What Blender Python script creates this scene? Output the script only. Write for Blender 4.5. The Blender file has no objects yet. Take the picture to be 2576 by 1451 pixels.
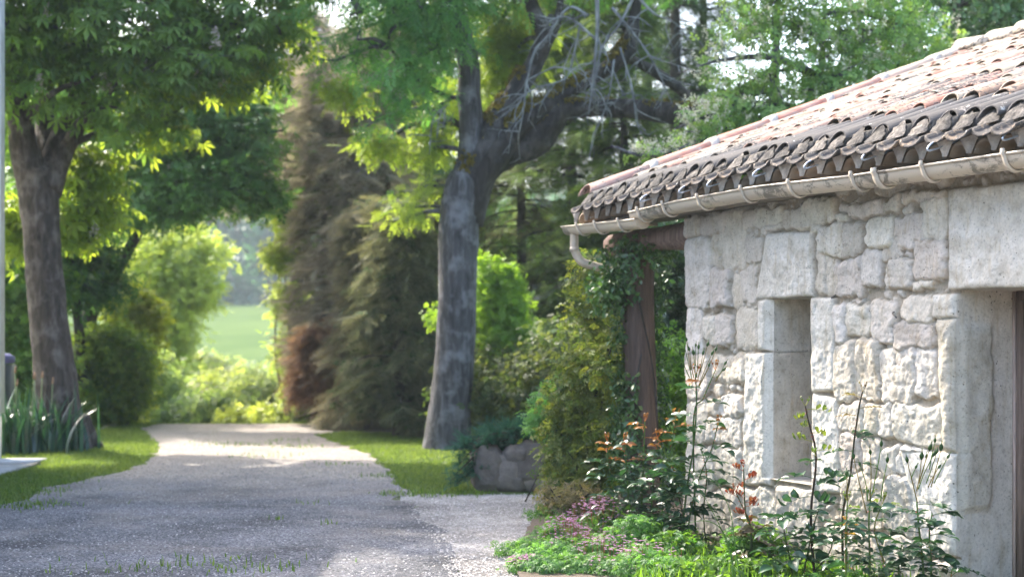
import bpy, math
import numpy as np
from mathutils import Vector, Matrix
from mathutils.geometry import tessellate_polygon

# ---------------------------------------------------------------- camera, sky, sun, exposure
C = bpy.context.scene
CAM_H = 1.5
FP = 3578.0            # focal length in pixels of the 2576 px wide photograph
cam_d = bpy.data.cameras.new("camera")
cam = bpy.data.objects.new("camera", cam_d)
C.collection.objects.link(cam)
cam.location = (0, 0, CAM_H)
cam.rotation_euler = (math.radians(90), 0, 0)
cam_d.sensor_width = 36; cam_d.lens = 50
cam_d.shift_y = 134.5 / 2576
cam_d.clip_start = 0.1; cam_d.clip_end = 2000
cam_d.dof.use_dof = True
cam_d.dof.focus_distance = 8.5
cam_d.dof.aperture_fstop = 1.9
C.camera = cam

SUN_AZ = math.radians(-40)     # from +Y towards +X : sun stands to the left and a little ahead
SUN_EL = math.radians(44)
world = bpy.data.worlds.new("World"); C.world = world; world.use_nodes = True
wn = world.node_tree
sky = wn.nodes.new('ShaderNodeTexSky'); sky.sky_type = 'NISHITA'; sky.sun_disc = False
sky.sun_elevation = SUN_EL; sky.sun_rotation = SUN_AZ
sky.air_density = 1.0; sky.dust_density = 4.0; sky.ozone_density = 1.0
wn.nodes['Background'].inputs[1].default_value = 0.15
wn.links.new(sky.outputs[0], wn.nodes['Background'].inputs[0])
sd = bpy.data.lights.new("sun", 'SUN'); sd.energy = 2.0; sd.angle = math.radians(0.6); sd.color = (1, 0.93, 0.82)
sun = bpy.data.objects.new("sun", sd); C.collection.objects.link(sun)
sv = Vector((math.sin(SUN_AZ) * math.cos(SUN_EL), math.cos(SUN_AZ) * math.cos(SUN_EL), math.sin(SUN_EL)))
sun.rotation_euler = sv.to_track_quat('Z', 'Y').to_euler()
sun.location = (-20, 10, 30)
C.view_settings.view_transform = 'Standard'; C.view_settings.look = 'None'
C.view_settings.gamma = 1; C.view_settings.exposure = 2.55
C.render.engine = 'CYCLES'
C.cycles.max_bounces = 9; C.cycles.diffuse_bounces = 6; C.cycles.glossy_bounces = 2
C.cycles.transmission_bounces = 7; C.cycles.transparent_max_bounces = 4; C.cycles.volume_bounces = 0
C.cycles.sample_clamp_indirect = 6
C.cycles.use_denoising = True
C.cycles.volume_step_rate = 4

rng = np.random.default_rng(7)
# ---------------------------------------------------------------- helpers
def _h(i, j, k):
    n = (i.astype(np.int64) * 374761393 + j.astype(np.int64) * 668265263 + k.astype(np.int64) * 1274126177) & 0xffffffff
    n = ((n ^ (n >> 13)) * 1103515245) & 0xffffffff
    n = ((n ^ (n >> 15)) * 2246822519) & 0xffffffff
    return ((n ^ (n >> 16)) & 0xffffff) / float(0xffffff)
def vn(p):
    f = np.floor(p); t = p - f; t = t * t * (3 - 2 * t); f = f.astype(np.int64)
    i, j, k = f[..., 0], f[..., 1], f[..., 2]; a, b, c = t[..., 0], t[..., 1], t[..., 2]
    r = 0
    for di in (0, 1):
        for dj in (0, 1):
            for dk in (0, 1):
                r = r + _h(i + di, j + dj, k + dk) * (a if di else 1 - a) * (b if dj else 1 - b) * (c if dk else 1 - c)
    return r * 2 - 1
def fbm(p, o=3):
    p = np.asarray(p, float); r = 0; a = 1; s = 0
    for _ in range(o):
        r = r + vn(p) * a; s += a; a *= .5; p = p * 2.03 + 11.3
    return r / s

def sstep(a, b, x):
    t = np.clip((x - a) / (b - a), 0, 1); return t * t * (3 - 2 * t)

def P(x, y, D):                                  # photograph pixel (2576 wide) at distance D -> point
    return np.array([(x - 1288.) / FP * D, D, CAM_H + (860. - y) / FP * D])

WP0 = np.array([2.621, 8.07]); WD = np.array([-.402, .9157]); WN = np.array([.9157, .402])   # wall line, direction, inward
def W(s, off, z):                                # wall coordinates (off = outwards) -> point
    s = np.asarray(s, float); off = np.asarray(off, float); z = np.asarray(z, float)
    s, off, z = np.broadcast_arrays(s, off, z)
    return np.stack([WP0[0] + WD[0] * s - WN[0] * off, WP0[1] + WD[1] * s - WN[1] * off, z], -1)
def wsz(x, y, off=0.):                           # pixel on the plane 'off' in front of the wall -> s, z
    a, b = WP0 - WN * off; r = (x - 1288.) / FP
    s = (a - b * r) / (.402 + .9157 * r); Y = b + .9157 * s
    return s, CAM_H + (860. - y) / FP * Y

class MB:
    def __init__(self): self.v = []; self.c = []; self.f = {3: [], 4: []}; self.n = 0
    def add(self, v, faces, col=(1, 1, 1)):
        v = np.asarray(v, float).reshape(-1, 3); self.v.append(v)
        col = np.asarray(col, float)
        self.c.append(np.broadcast_to(col, (len(v), 3)) if col.ndim == 1 else col)
        for f in (faces if isinstance(faces, (list, tuple)) and len(faces) and isinstance(faces[0], np.ndarray) else [np.asarray(faces)]):
            if len(f): self.f[f.shape[1]].append(f + self.n)
        self.n += len(v); return self
    def build(self, name, mat, parent=None, smooth=True, kind=None):
        v = np.concatenate(self.v); c = np.concatenate(self.c)
        bad = ~np.isfinite(v).all(1)
        if bad.any(): print('NONFINITE', name, bad.sum(), len(v)); v = np.where(np.isfinite(v), v, 0)
        if parent is not None: v = v - np.array(parent_origin(parent))
        me = bpy.data.meshes.new(name)
        q = np.concatenate(self.f[4]) if self.f[4] else np.zeros((0, 4), int)
        t = np.concatenate(self.f[3]) if self.f[3] else np.zeros((0, 3), int)
        me.vertices.add(len(v)); me.vertices.foreach_set('co', v.astype(np.float32).ravel())
        nl = q.size + t.size; me.loops.add(nl)
        me.loops.foreach_set('vertex_index', np.concatenate([q.ravel(), t.ravel()]).astype(np.int32))
        me.polygons.add(len(q) + len(t))
        st = np.concatenate([np.arange(len(q)) * 4, q.size + np.arange(len(t)) * 3]).astype(np.int32)
        me.polygons.foreach_set('loop_start', st)
        me.update(calc_edges=True)
        if smooth: me.polygons.foreach_set('use_smooth', np.ones(len(q) + len(t), bool))
        at = me.color_attributes.new('col', 'FLOAT_COLOR', 'POINT')
        at.data.foreach_set('color', np.concatenate([c, np.ones((len(c), 1))], 1).astype(np.float32).ravel())
        me.materials.append(mat); me.validate()
        o = bpy.data.objects.new(name, me); C.collection.objects.link(o)
        if parent is not None: o.parent = parent
        if kind: o['kind'] = kind
        return o
_org = {}
def parent_origin(o): return _org.get(o.name, (0, 0, 0))
def thing(name, label, cat, loc=(0, 0, 0), group=None):
    o = bpy.data.objects.new(name, None); C.collection.objects.link(o)
    o.location = tuple(float(a) for a in loc); _org[o.name] = tuple(float(a) for a in loc)
    o.empty_display_size = .2
    o['label'] = label; o['category'] = cat
    if group: o['group'] = group
    return o
def tag(o, label, cat, group=None, kind=None):
    o['label'] = label; o['category'] = cat
    if group: o['group'] = group
    if kind: o['kind'] = kind
    return o
def subpart(name, mb, mat, part, smooth=True):     # parented to a part whose origin is its thing's origin
    t = part.parent; o = mb.build(name, mat, t, smooth); o.parent = part; return o

def grid_faces(n, m, loop=False):                # n rows, m columns
    i = np.arange(n - 1)[:, None]; j = np.arange(m if loop else m - 1)[None, :]
    a = i * m + j; b = i * m + (j + 1) % m
    return np.stack([a, b, b + m, a + m], -1).reshape(-1, 4)
def box(mb, a, b, col=(1, 1, 1), M=None):
    a = np.array(a, float); b = np.array(b, float)
    v = np.array([[x, y, z] for z in (a[2], b[2]) for y in (a[1], b[1]) for x in (a[0], b[0])])
    if M is not None: v = M(v)
    mb.add(v, np.array([[0, 2, 3, 1], [4, 5, 7, 6], [0, 1, 5, 4], [2, 6, 7, 3], [0, 4, 6, 2], [1, 3, 7, 5]]), col)
def catmull(p, k=6):
    p = np.asarray(p, float); q = np.vstack([2 * p[0] - p[1], p, 2 * p[-1] - p[-2]]); out = []
    t = np.linspace(0, 1, k, endpoint=False)[:, None]
    for i in range(1, len(q) - 2):
        a, b, c, d = q[i - 1], q[i], q[i + 1], q[i + 2]
        out.append(.5 * (2 * b + (c - a) * t + (2 * a - 5 * b + 4 * c - d) * t ** 2 + (3 * b - a - 3 * c + d) * t ** 3))
    out.append(q[-2][None]); return np.vstack(out)
def tube(mb, path, rad, sides=8, k=4, amp=0., freq=6., col=(1, 1, 1), cap=True, flare=0.):
    path = np.asarray(path, float); rad = np.broadcast_to(np.asarray(rad, float), (len(path),))
    if k > 1:
        pr = catmull(np.hstack([path, rad[:, None]]), k); path, rad = pr[:, :3], np.maximum(pr[:, 3], 1e-4)
    T = np.gradient(path, axis=0); T /= np.linalg.norm(T, axis=1, keepdims=True) + 1e-9
    u = np.cross(T[0], [0.13, 1, .07]); u /= np.linalg.norm(u); U = [u]
    for t in T[1:]:
        u = U[-1] - t * np.dot(U[-1], t); U.append(u / (np.linalg.norm(u) + 1e-9))
    U = np.array(U); V = np.cross(T, U)
    a = np.linspace(0, 2 * np.pi, sides, endpoint=False)
    ring = np.cos(a)[None, :, None] * U[:, None] + np.sin(a)[None, :, None] * V[:, None]
    R = rad[:, None, None] * np.ones((1, sides, 1))
    if amp:
        q = path[:, None] + ring * R; sc = np.array([freq, freq, freq * .35])
        R = R * (1 + amp * (fbm(q * sc, 3)[..., None]) + amp * .5 * fbm(q * sc * 4, 2)[..., None])
    v = path[:, None] + ring * R
    n = len(path); f = grid_faces(n, sides, True); vv = v.reshape(-1, 3)
    if cap:
        vv = np.vstack([vv, path[0], path[-1]]); j = np.arange(sides); j2 = (j + 1) % sides; b = n * sides
        t = np.vstack([np.stack([j2, j, np.full(sides, b)], 1), np.stack([(n - 1) * sides + j, (n - 1) * sides + j2, np.full(sides, b + 1)], 1)])
        c = np.asarray(col, float)
        mb.add(vv, [f, t], c)
    else: mb.add(vv, f, col)

def nrm(v): return v / (np.linalg.norm(v, axis=-1, keepdims=True) + 1e-9)
def scatter(mb, tv, tf, pos, X, Nn, size, col):  # template copies: X = leaf direction, Nn = leaf normal
    X = nrm(X); Y = nrm(np.cross(Nn, X)); Z = np.cross(X, Y)
    size = np.broadcast_to(np.asarray(size, float), (len(pos),))
    R = np.stack([X, Y, Z], 1) * size[:, None, None]               # rows
    v = np.einsum('kj,njl->nkl', tv, R) + pos[:, None]
    f = (tf[None] + (np.arange(len(pos)) * len(tv))[:, None, None]).reshape(-1, tf.shape[1])
    c = np.repeat(col, len(tv), 0) if np.ndim(col) == 2 else col
    mb.add(v.reshape(-1, 3), f, c)
# leaf templates (x along leaf, y across, z normal)
def leaflet(off, ang, L, w, droop=.25, fold=.12, wide=.6):
    t = np.array([0, wide, 1.]); ca, sa = math.cos(ang), math.sin(ang)
    p = np.array([[0, 0, 0], [wide * L, w / 2, fold * w - droop * L * wide ** 2], [wide * L, 0, -droop * L * wide ** 2], [wide * L, -w / 2, fold * w - droop * L * wide ** 2], [L, 0, -droop * L]])
    q = p.copy(); q[:, 0] = p[:, 0] * ca - p[:, 1] * sa; q[:, 1] = p[:, 0] * sa + p[:, 1] * ca
    return q + np.array(off)
LF = np.array([[0, 2, 1], [0, 3, 2], [1, 2, 4], [2, 3, 4]])
def multi(ls):
    v = np.vstack(ls); f = np.vstack([LF + 5 * i for i in range(len(ls))]); return v, f
T_CHEST = multi([leaflet((0, 0, 0), a, l, .34 * l, .45, .25, .68) for a, l in ((0, 1), (.75, .92), (-.75, .92), (1.5, .72), (-1.5, .72), (2.3, .5))])
T_LEAF = multi([leaflet((0, 0, 0), 0, 1, .55, .2, .2, .5)])
T_SPRIG = multi([leaflet((x, 0, 0), a, l, .5 * l, .25, .2, .55) for x, a, l in ((0, .9, .5), (.15, -.8, .5), (.35, 1.0, .5), (.5, -.9, .45), (.6, 0.1, .5))])
T_PINN = multi([leaflet((x, 0, -.1 * x * x), a, .34, .11, .2, .1, .5) for x in (.1, .28, .46, .64, .8) for a in (1.1, -1.1)] + [leaflet((.9, 0, -.1), 0, .34, .12, .2, .1, .5)])
def frond():
    v = []; f = []
    def stick(a, b, w):
        n = len(v); a = np.array(a, float); b = np.array(b, float); d = b - a; p = np.array([-d[1], d[0], 0]); p = p / (np.linalg.norm(p) + 1e-9) * w
        v.extend([a - p, a + p, b]); f.append([n, n + 1, n + 2])
    stick((0, 0, 0), (1, 0, -.15), .012)
    for i, x in enumerate(np.linspace(.08, .92, 11)):
        s = 1 if i % 2 else -1
        stick((x, 0, -.15 * x * x), (x + .25, s * .3 * (1.1 - x), -.15 * x * x - .08), .018)
        stick((x, 0, -.15 * x * x), (x + .2, -s * .16, .06), .014)
    return np.array(v), np.array(f)
T_FROND = frond()
def twigs3():
    v = []; f = []; r = np.random.default_rng(4)
    for i in range(7):
        a = np.array([r.uniform(0, .5), r.normal(0, .05), r.normal(0, .04)]); b = a + [r.uniform(.35, .7), r.normal(0, .28), r.normal(-.08, .15)]; n = len(v)
        for w in ((0, .012, 0), (0, 0, .012)): v += [a - w, a + w, b]; f.append([len(v) - 3, len(v) - 2, len(v) - 1])
    return np.array(v), np.array(f)
T_TWIG = twigs3()
def fineleaf():      # a fine leaf with a curled blade for near plants
    ts = [0, .2, .45, .7, .9, 1]; ws = [.02, .26, .33, .25, .11, 0.01]; v = []; 
    for t, w in zip(ts, ws):
        z = -.22 * t * t + .05 * math.sin(3 * t)
        v += [[t, w, z + w * .35], [t, w * .5, z + w * .1], [t, 0, z], [t, -w * .5, z + w * .1], [t, -w, z + w * .35]]
    return np.array(v), grid_faces(6, 5)
T_FINE = fineleaf()
def curlleaf():
    v, f = T_FINE; v = v.copy(); a = v[:, 0] * 2.2
    v2 = v.copy(); v2[:, 0] = np.sin(a) / 2.2; v2[:, 2] = (1 - np.cos(a)) / 2.2 + np.abs(v[:, 1]) * .9; v2[:, 1] *= .75
    return v2, f
T_CURL = curlleaf()

def lerpcol(c1, c2, n, r=None, jit=.12):
    r = rng if r is None else r
    t = r.random((n, 1)); c = np.array(c1) * (1 - t) + np.array(c2) * t
    return np.clip(c * (1 + r.normal(0, jit, (n, 1))), 0, 1)
def foliage(mb, clumps, n, per, spray, tmpl, size, c1, c2, seed=0, up=.8, out=.5, rnd=.7, droop=.2, twigs=None, shell=.45, flat=.6, gap=.15):
    c1 = np.minimum(np.array(c1) * 1.6, [.27, .36, .2]); c2 = np.minimum(np.array(c2) * 1.5, [.33, .42, .25])
    """clumps: list of (centre, radii[, weight]); n sprays of 'per' leaves"""
    r = np.random.default_rng(seed + 100)
    cs = np.array([c[0] for c in clumps], float); rs = np.array([np.broadcast_to(c[1], 3) for c in clumps], float)
    w = np.array([(c[2] if len(c) > 2 else 1.) * np.prod(b) ** .75 for c, b in zip(clumps, rs)]); w /= w.sum()
    m = r.choice(len(cs), int(n * 1.6), p=w)
    d = nrm(r.normal(size=(len(m), 3))); rad = r.random(len(m)) ** shell
    ctr = cs[m] + d * rad[:, None] * rs[m]
    keep = fbm(ctr * 1.1 + seed * 3.7, 2) > -gap * 1.2 * 1.0 + -.2 * (1 - gap)
    ctr = ctr[keep][:n]; d = d[keep][:n]; m = m[keep][:n]
    if twigs is not None:
        mbt, rt, nt = twigs
        for i in range(0, len(ctr), max(1, len(ctr) // nt)):
            a = cs[m[i]] * .75 + ctr[i] * .25 + r.normal(0, .05, 3); b = ctr[i]
            mid = (a + b) / 2 + r.normal(0, .08, 3) * np.linalg.norm(b - a)
            tube(mbt, [a, mid, b + (b - a) * .1], [rt, rt * .7, rt * .3], 4, 2, cap=False)
    pos = np.repeat(ctr, per, 0) + r.normal(size=(len(ctr) * per, 3)) * spray * np.array([1, 1, flat])
    dd = np.repeat(d, per, 0)
    N = nrm(np.array([0, 0, up]) + dd * out + r.normal(size=pos.shape) * rnd)
    X = nrm(r.normal(size=pos.shape) + dd * .8 + np.array([0, 0, -droop * 3])); X = nrm(X - N * (X * N).sum(1, keepdims=True) * .8)
    col = np.repeat(lerpcol(c1, c2, len(ctr), r, .1), per, 0) * (1 + r.normal(0, .1, (len(pos), 1)))
    scatter(mb, tmpl[0], tmpl[1], pos, X, N, size * r.uniform(.7, 1.25, len(pos)), np.clip(col, 0, 1))
    return ctr

# ---------------------------------------------------------------- terrain
def tz(x, y):
    y = np.asarray(y, float)
    a = np.where(y < 26, 0, -.13 * (y - 26))
    b = -5.2 + 0 * y
    z = np.where(y < 66, a, -5.2 + (y - 66) / 29 * 4.2 * sstep(60, 80, y))
    z = np.where(y > 95, .6 + .1075 * (y - 110), z)
    return z + np.where(y > 60, .0, 0)

# ---------------------------------------------------------------- materials
def mat(name):
    m = bpy.data.materials.new(name); m.use_nodes = True; nt = m.node_tree
    return m, nt, nt.nodes['Principled BSDF'], nt.nodes.new, nt.links.new
def attr(nt): a = nt.nodes.new('ShaderNodeAttribute'); a.attribute_name = 'col'; return a.outputs['Color']
def leafmat(name, rough=.5, trans=.52, spec=.5, tcol=(1.85, 1.75, .75)):
    m, nt, b, new, link = mat(name); a = attr(nt)
    link(a, b.inputs['Base Color']); b.inputs['Roughness'].default_value = rough; b.inputs['Specular IOR Level'].default_value = spec
    t = new('ShaderNodeBsdfTranslucent'); mul = new('ShaderNodeMix'); mul.data_type = 'RGBA'; mul.blend_type = 'MULTIPLY'; mul.inputs[0].default_value = 1
    link(a, mul.inputs[6]); mul.inputs[7].default_value = (*tcol, 1); link(mul.outputs[2], t.inputs[0])
    mx = new('ShaderNodeMixShader'); mx.inputs[0].default_value = trans
    link(b.outputs[0], mx.inputs[1]); link(t.outputs[0], mx.inputs[2]); link(mx.outputs[0], nt.nodes['Material Output'].inputs[0])
    return m
def noise(nt, scale, detail=4, vec=None, rough=.55, dist=0.):
    n = nt.nodes.new('ShaderNodeTexNoise'); n.inputs['Scale'].default_value = scale; n.inputs['Detail'].default_value = detail
    n.inputs['Roughness'].default_value = rough; n.inputs['Distortion'].default_value = dist
    if vec is not None: nt.links.new(vec, n.inputs['Vector'])
    return n.outputs['Fac']
def ramp(nt, fac, stops):
    r = nt.nodes.new('ShaderNodeValToRGB'); e = r.color_ramp.elements
    while len(e) < len(stops): e.new(.5)
    for k, (p, c) in zip(e, stops):
        k.position = p; k.color = (*c, 1) if not np.isscalar(c) else (c, c, c, 1)
    nt.links.new(fac, r.inputs[0]); return r.outputs[0]
def mixc(nt, fac, a, b, mode='MIX'):
    m = nt.nodes.new('ShaderNodeMix'); m.data_type = 'RGBA'; m.blend_type = mode
    for v, i in ((fac, 0), (a, 6), (b, 7)):
        if isinstance(v, (int, float)): m.inputs[i].default_value = v
        elif isinstance(v, tuple): m.inputs[i].default_value = (*v, 1)
        else: nt.links.new(v, m.inputs[i])
    return m.outputs[2]
def coords(nt, scale=(1, 1, 1), rot=(0, 0, 0)):
    tc = nt.nodes.new('ShaderNodeNewGeometry'); mp = nt.nodes.new('ShaderNodeMapping')
    mp.inputs['Scale'].default_value = scale; mp.inputs['Rotation'].default_value = rot
    nt.links.new(tc.outputs['Position'], mp.inputs[0]); return mp.outputs[0]
def bump(nt, b, h, strength=.5, dist=.01):
    n = nt.nodes.new('ShaderNodeBump'); n.inputs['Strength'].default_value = strength; n.inputs['Distance'].default_value = dist
    nt.links.new(h, n.inputs['Height']); nt.links.new(n.outputs[0], b.inputs['Normal'])
def vor(nt, scale, vec=None, feat='F1', out='Distance'):
    v = nt.nodes.new('ShaderNodeTexVoronoi'); v.inputs['Scale'].default_value = scale; v.feature = feat
    if vec is not None: nt.links.new(vec, v.inputs['Vector'])
    return v.outputs[out]

M = {}
M['leaf'] = leafmat('leaf')
M['leaf_gloss'] = leafmat('glossy_leaf', .3, .25, .7, (1.5, 1.7, .8))
M['needle'] = leafmat('needle', .7, .35, .2, (1.2, 1.2, .8))
M['petal'] = leafmat('petal', .6, .35, .3, (1.05, 1, 1))

def barkmat(name, c1, c2, c3, sc=1.):
    m, nt, b, new, link = mat(name)
    v = coords(nt, (14 * sc, 14 * sc, 3 * sc)); n1 = noise(nt, 1, 6, v, .65, .6); v2 = coords(nt, (3, 3, 3)); n2 = noise(nt, 1.3, 4, v2)
    c = ramp(nt, n1, [(.3, c1), (.55, c2), (.75, c3)])
    c = mixc(nt, ramp(nt, n2, [(.5, 0.), (.68, .6)]), c, tuple(np.array(c3) * 1.35))
    c = mixc(nt, 1.0, c, attr(nt), 'MULTIPLY')
    link(c, b.inputs['Base Color']); b.inputs['Roughness'].default_value = .9
    bump(nt, b, n1, .9, .04); return m
M['bark'] = barkmat('grey_bark', (.02, .019, .02), (.08, .077, .08), (.20, .20, .215))
M['bark_brown'] = barkmat('brown_bark', (.02, .015, .012), (.075, .056, .048), (.17, .145, .135))
M['bark_dark'] = barkmat('dark_bark', (.015, .012, .01), (.05, .042, .035), (.10, .09, .08))
M['lichen_twig'] = barkmat('lichened_twig', (.09, .09, .09), (.19, .20, .195), (.33, .35, .33))

# limestone wall
m, nt, b, new, link = mat('limestone')
a = attr(nt); v = coords(nt, (1, 1, 1)); n1 = noise(nt, 9, 6, v, .6); n2 = noise(nt, 60, 5, v, .6); n3 = noise(nt, 160, 3, v, .6)
vs = coords(nt, (22, 22, 2.2)); st = noise(nt, 1, 4, vs, .6)
c = mixc(nt, 1., a, ramp(nt, n1, [(.25, (.66, .62, .56)), (.48, (.93, .92, .90)), (.75, (1.1, 1.09, 1.09))]), 'MULTIPLY')
c = mixc(nt, 1., c, ramp(nt, n2, [(.3, .62), (.42, .93), (.7, 1.07)]), 'MULTIPLY')
c = mixc(nt, ramp(nt, st, [(.54, 0.), (.74, .6)]), c, mixc(nt, 1., c, (.72, .62, .44), 'MULTIPLY'))
pit = ramp(nt, vor(nt, 34, v), [(.10, 1.), (.2, 0.)]); pm = ramp(nt, noise(nt, 5, 3, v), [(.52, 0.), (.62, 1.)])
pp = mixc(nt, 1., pit, pm, 'MULTIPLY')
c = mixc(nt, pp, c, (.16, .145, .12))
link(c, b.inputs['Base Color']); b.inputs['Roughness'].default_value = .92; b.inputs['Specular IOR Level'].default_value = .2
hh = mixc(nt, .35, n2, n3); hh = mixc(nt, .5, hh, n1); hh = mixc(nt, pp, hh, (0., 0., 0.))
bump(nt, b, hh, .85, .014); M['stone'] = m

m, nt, b, new, link = mat('roof_tile')
a = attr(nt); v = coords(nt); n1 = noise(nt, 34, 6, v, .7); n2 = noise(nt, 7, 4, v, .6); n3 = noise(nt, 120, 3, v)
ar = new('ShaderNodeAttribute'); ar.attribute_name = 'lich'
lf = new('ShaderNodeMath'); lf.operation = 'ADD'; link(n1, lf.inputs[0]); sc = new('ShaderNodeMath'); sc.operation = 'MULTIPLY_ADD'
link(n2, sc.inputs[0]); sc.inputs[1].default_value = .5; sc.inputs[2].default_value = -.25; l2 = new('ShaderNodeMath'); l2.operation = 'ADD'; link(sc.outputs[0], l2.inputs[0]); link(ar.outputs['Fac'], l2.inputs[1]); link(l2.outputs[0], lf.inputs[1])
c = mixc(nt, ramp(nt, n2, [(.4, 0.), (.68, .6)]), a, (.42, .375, .31))
c = mixc(nt, ramp(nt, lf.outputs[0], [(.58, 0.), (.66, .9)]), c, (.04, .037, .038))
c = mixc(nt, ramp(nt, noise(nt, 17, 5, v, .7), [(.64, 0.), (.68, .8)]), c, (.5, .5, .47))
c = mixc(nt, ramp(nt, noise(nt, 12, 5, coords(nt, (1, 1, 1), (1, 0, 2)), .7), [(.70, 0.), (.73, .7)]), c, (.45, .25, .04))
link(c, b.inputs['Base Color']); b.inputs['Roughness'].default_value = .88; bump(nt, b, mixc(nt, .5, n1, n3), .6, .008); M['tile'] = m

def simple(name, col, rough=.6, n=None, metal=0., bs=.0, bscale=40, spec=.5):
    m, nt, b, new, link = mat(name); v = coords(nt)
    f = noise(nt, n or 8, 5, v, .6); c = mixc(nt, 1., attr(nt), ramp(nt, f, [(.3, tuple(np.array(col) * .72)), (.7, tuple(np.array(col) * 1.15))]), 'MULTIPLY')
    link(c, b.inputs['Base Color']); b.inputs['Roughness'].default_value = rough; b.inputs['Metallic'].default_value = metal; b.inputs['Specular IOR Level'].default_value = spec
    if bs: bump(nt, b, noise(nt, bscale, 4, v), bs, .01)
    return m
M['mortar_dark'] = None
M['mortar'] = simple('eave_mortar', (.27, .25, .23), .95, 25, bs=.8, bscale=60)
m, nt, b, new, link = mat('eave_mortar_weathered'); v = coords(nt, (40, 40, 12)); f = noise(nt, 1, 5, v, .7); f2 = noise(nt, 9, 4, coords(nt), .65)
c = ramp(nt, f, [(.3, (.05, .045, .04)), (.5, (.16, .145, .13)), (.75, (.34, .32, .29))]); c = mixc(nt, ramp(nt, f2, [(.48, 0.), (.6, .75)]), c, (.035, .033, .034)); c = mixc(nt, 1., c, attr(nt), 'MULTIPLY')
link(c, b.inputs['Base Color']); b.inputs['Roughness'].default_value = .95; bump(nt, b, f, 1., .015); M['mortar_dark'] = m
M['wood'] = None
m, nt, b, new, link = mat('old_timber'); v = coords(nt, (30, 30, 2.)); f = noise(nt, 1, 6, v, .7, 0.)
link(mixc(nt, 1., attr(nt), ramp(nt, f, [(.3, (.10, .075, .06)), (.55, (.22, .17, .15)), (.75, (.34, .28, .25))]), 'MULTIPLY'), b.inputs['Base Color']); b.inputs['Roughness'].default_value = .85; bump(nt, b, f, .8, .02); M['wood'] = m
m, nt, b, new, link = mat('door_wood'); v = coords(nt, (24, 24, 1.4)); f = noise(nt, 1, 6, v, .6, 1.)
link(ramp(nt, f, [(.3, (.07, .022, .012)), (.7, (.16, .055, .03))]), b.inputs['Base Color']); b.inputs['Roughness'].default_value = .5; bump(nt, b, f, .3, .01); M['door'] = m
# gutter: sand coloured, dirty streaks on the belly
m, nt, b, new, link = mat('gutter_plastic'); v = coords(nt, (9, 9, 14)); f = noise(nt, 1, 6, v, .75, .8); v2 = coords(nt, (1.2, 1.2, 1.2)); g = noise(nt, 1.6, 3, v2)
base = (.58, .49, .385)
ff = new('ShaderNodeMath'); ff.operation = 'MULTIPLY_ADD'; link(g, ff.inputs[0]); ff.inputs[1].default_value = .75; link(f, ff.inputs[2])
at = new('ShaderNodeAttribute'); at.attribute_name = 'col'
c = mixc(nt, ramp(nt, ff.outputs[0], [(.90, 0.), (1.06, .75)]), base, (.10, .085, .065))
c = mixc(nt, 1., c, at.outputs['Color'], 'MULTIPLY')
link(c, b.inputs['Base Color']); b.inputs['Roughness'].default_value = .38; M['gutter'] = m
M['bracket'] = simple('bracket_plastic', (.60, .52, .43), .4, 6)
M['zinc'] = simple('zinc', (.5, .53, .56), .35, 20, metal=.6)
M['render'] = simple('white_render', (.80, .80, .80), .8, 3, bs=.2, bscale=80)
M['concrete'] = simple('concrete', (.42, .40, .39), .9, 6, bs=.5, bscale=50)
M['soil'] = simple('soil', (.12, .09, .065), .95, 20, bs=.9, bscale=30)
M['bin'] = simple('bin_plastic', (.05, .06, .055), .5, 5)
M['bin_lid'] = simple('bin_lid_plastic', (.13, .13, .28), .4, 5)
M['rock'] = simple('grey_rock', (.23, .205, .19), .92, 14, bs=1., bscale=40)
M['plain'] = simple('plain_matt', (1, 1, 1), .8, 5)
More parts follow.
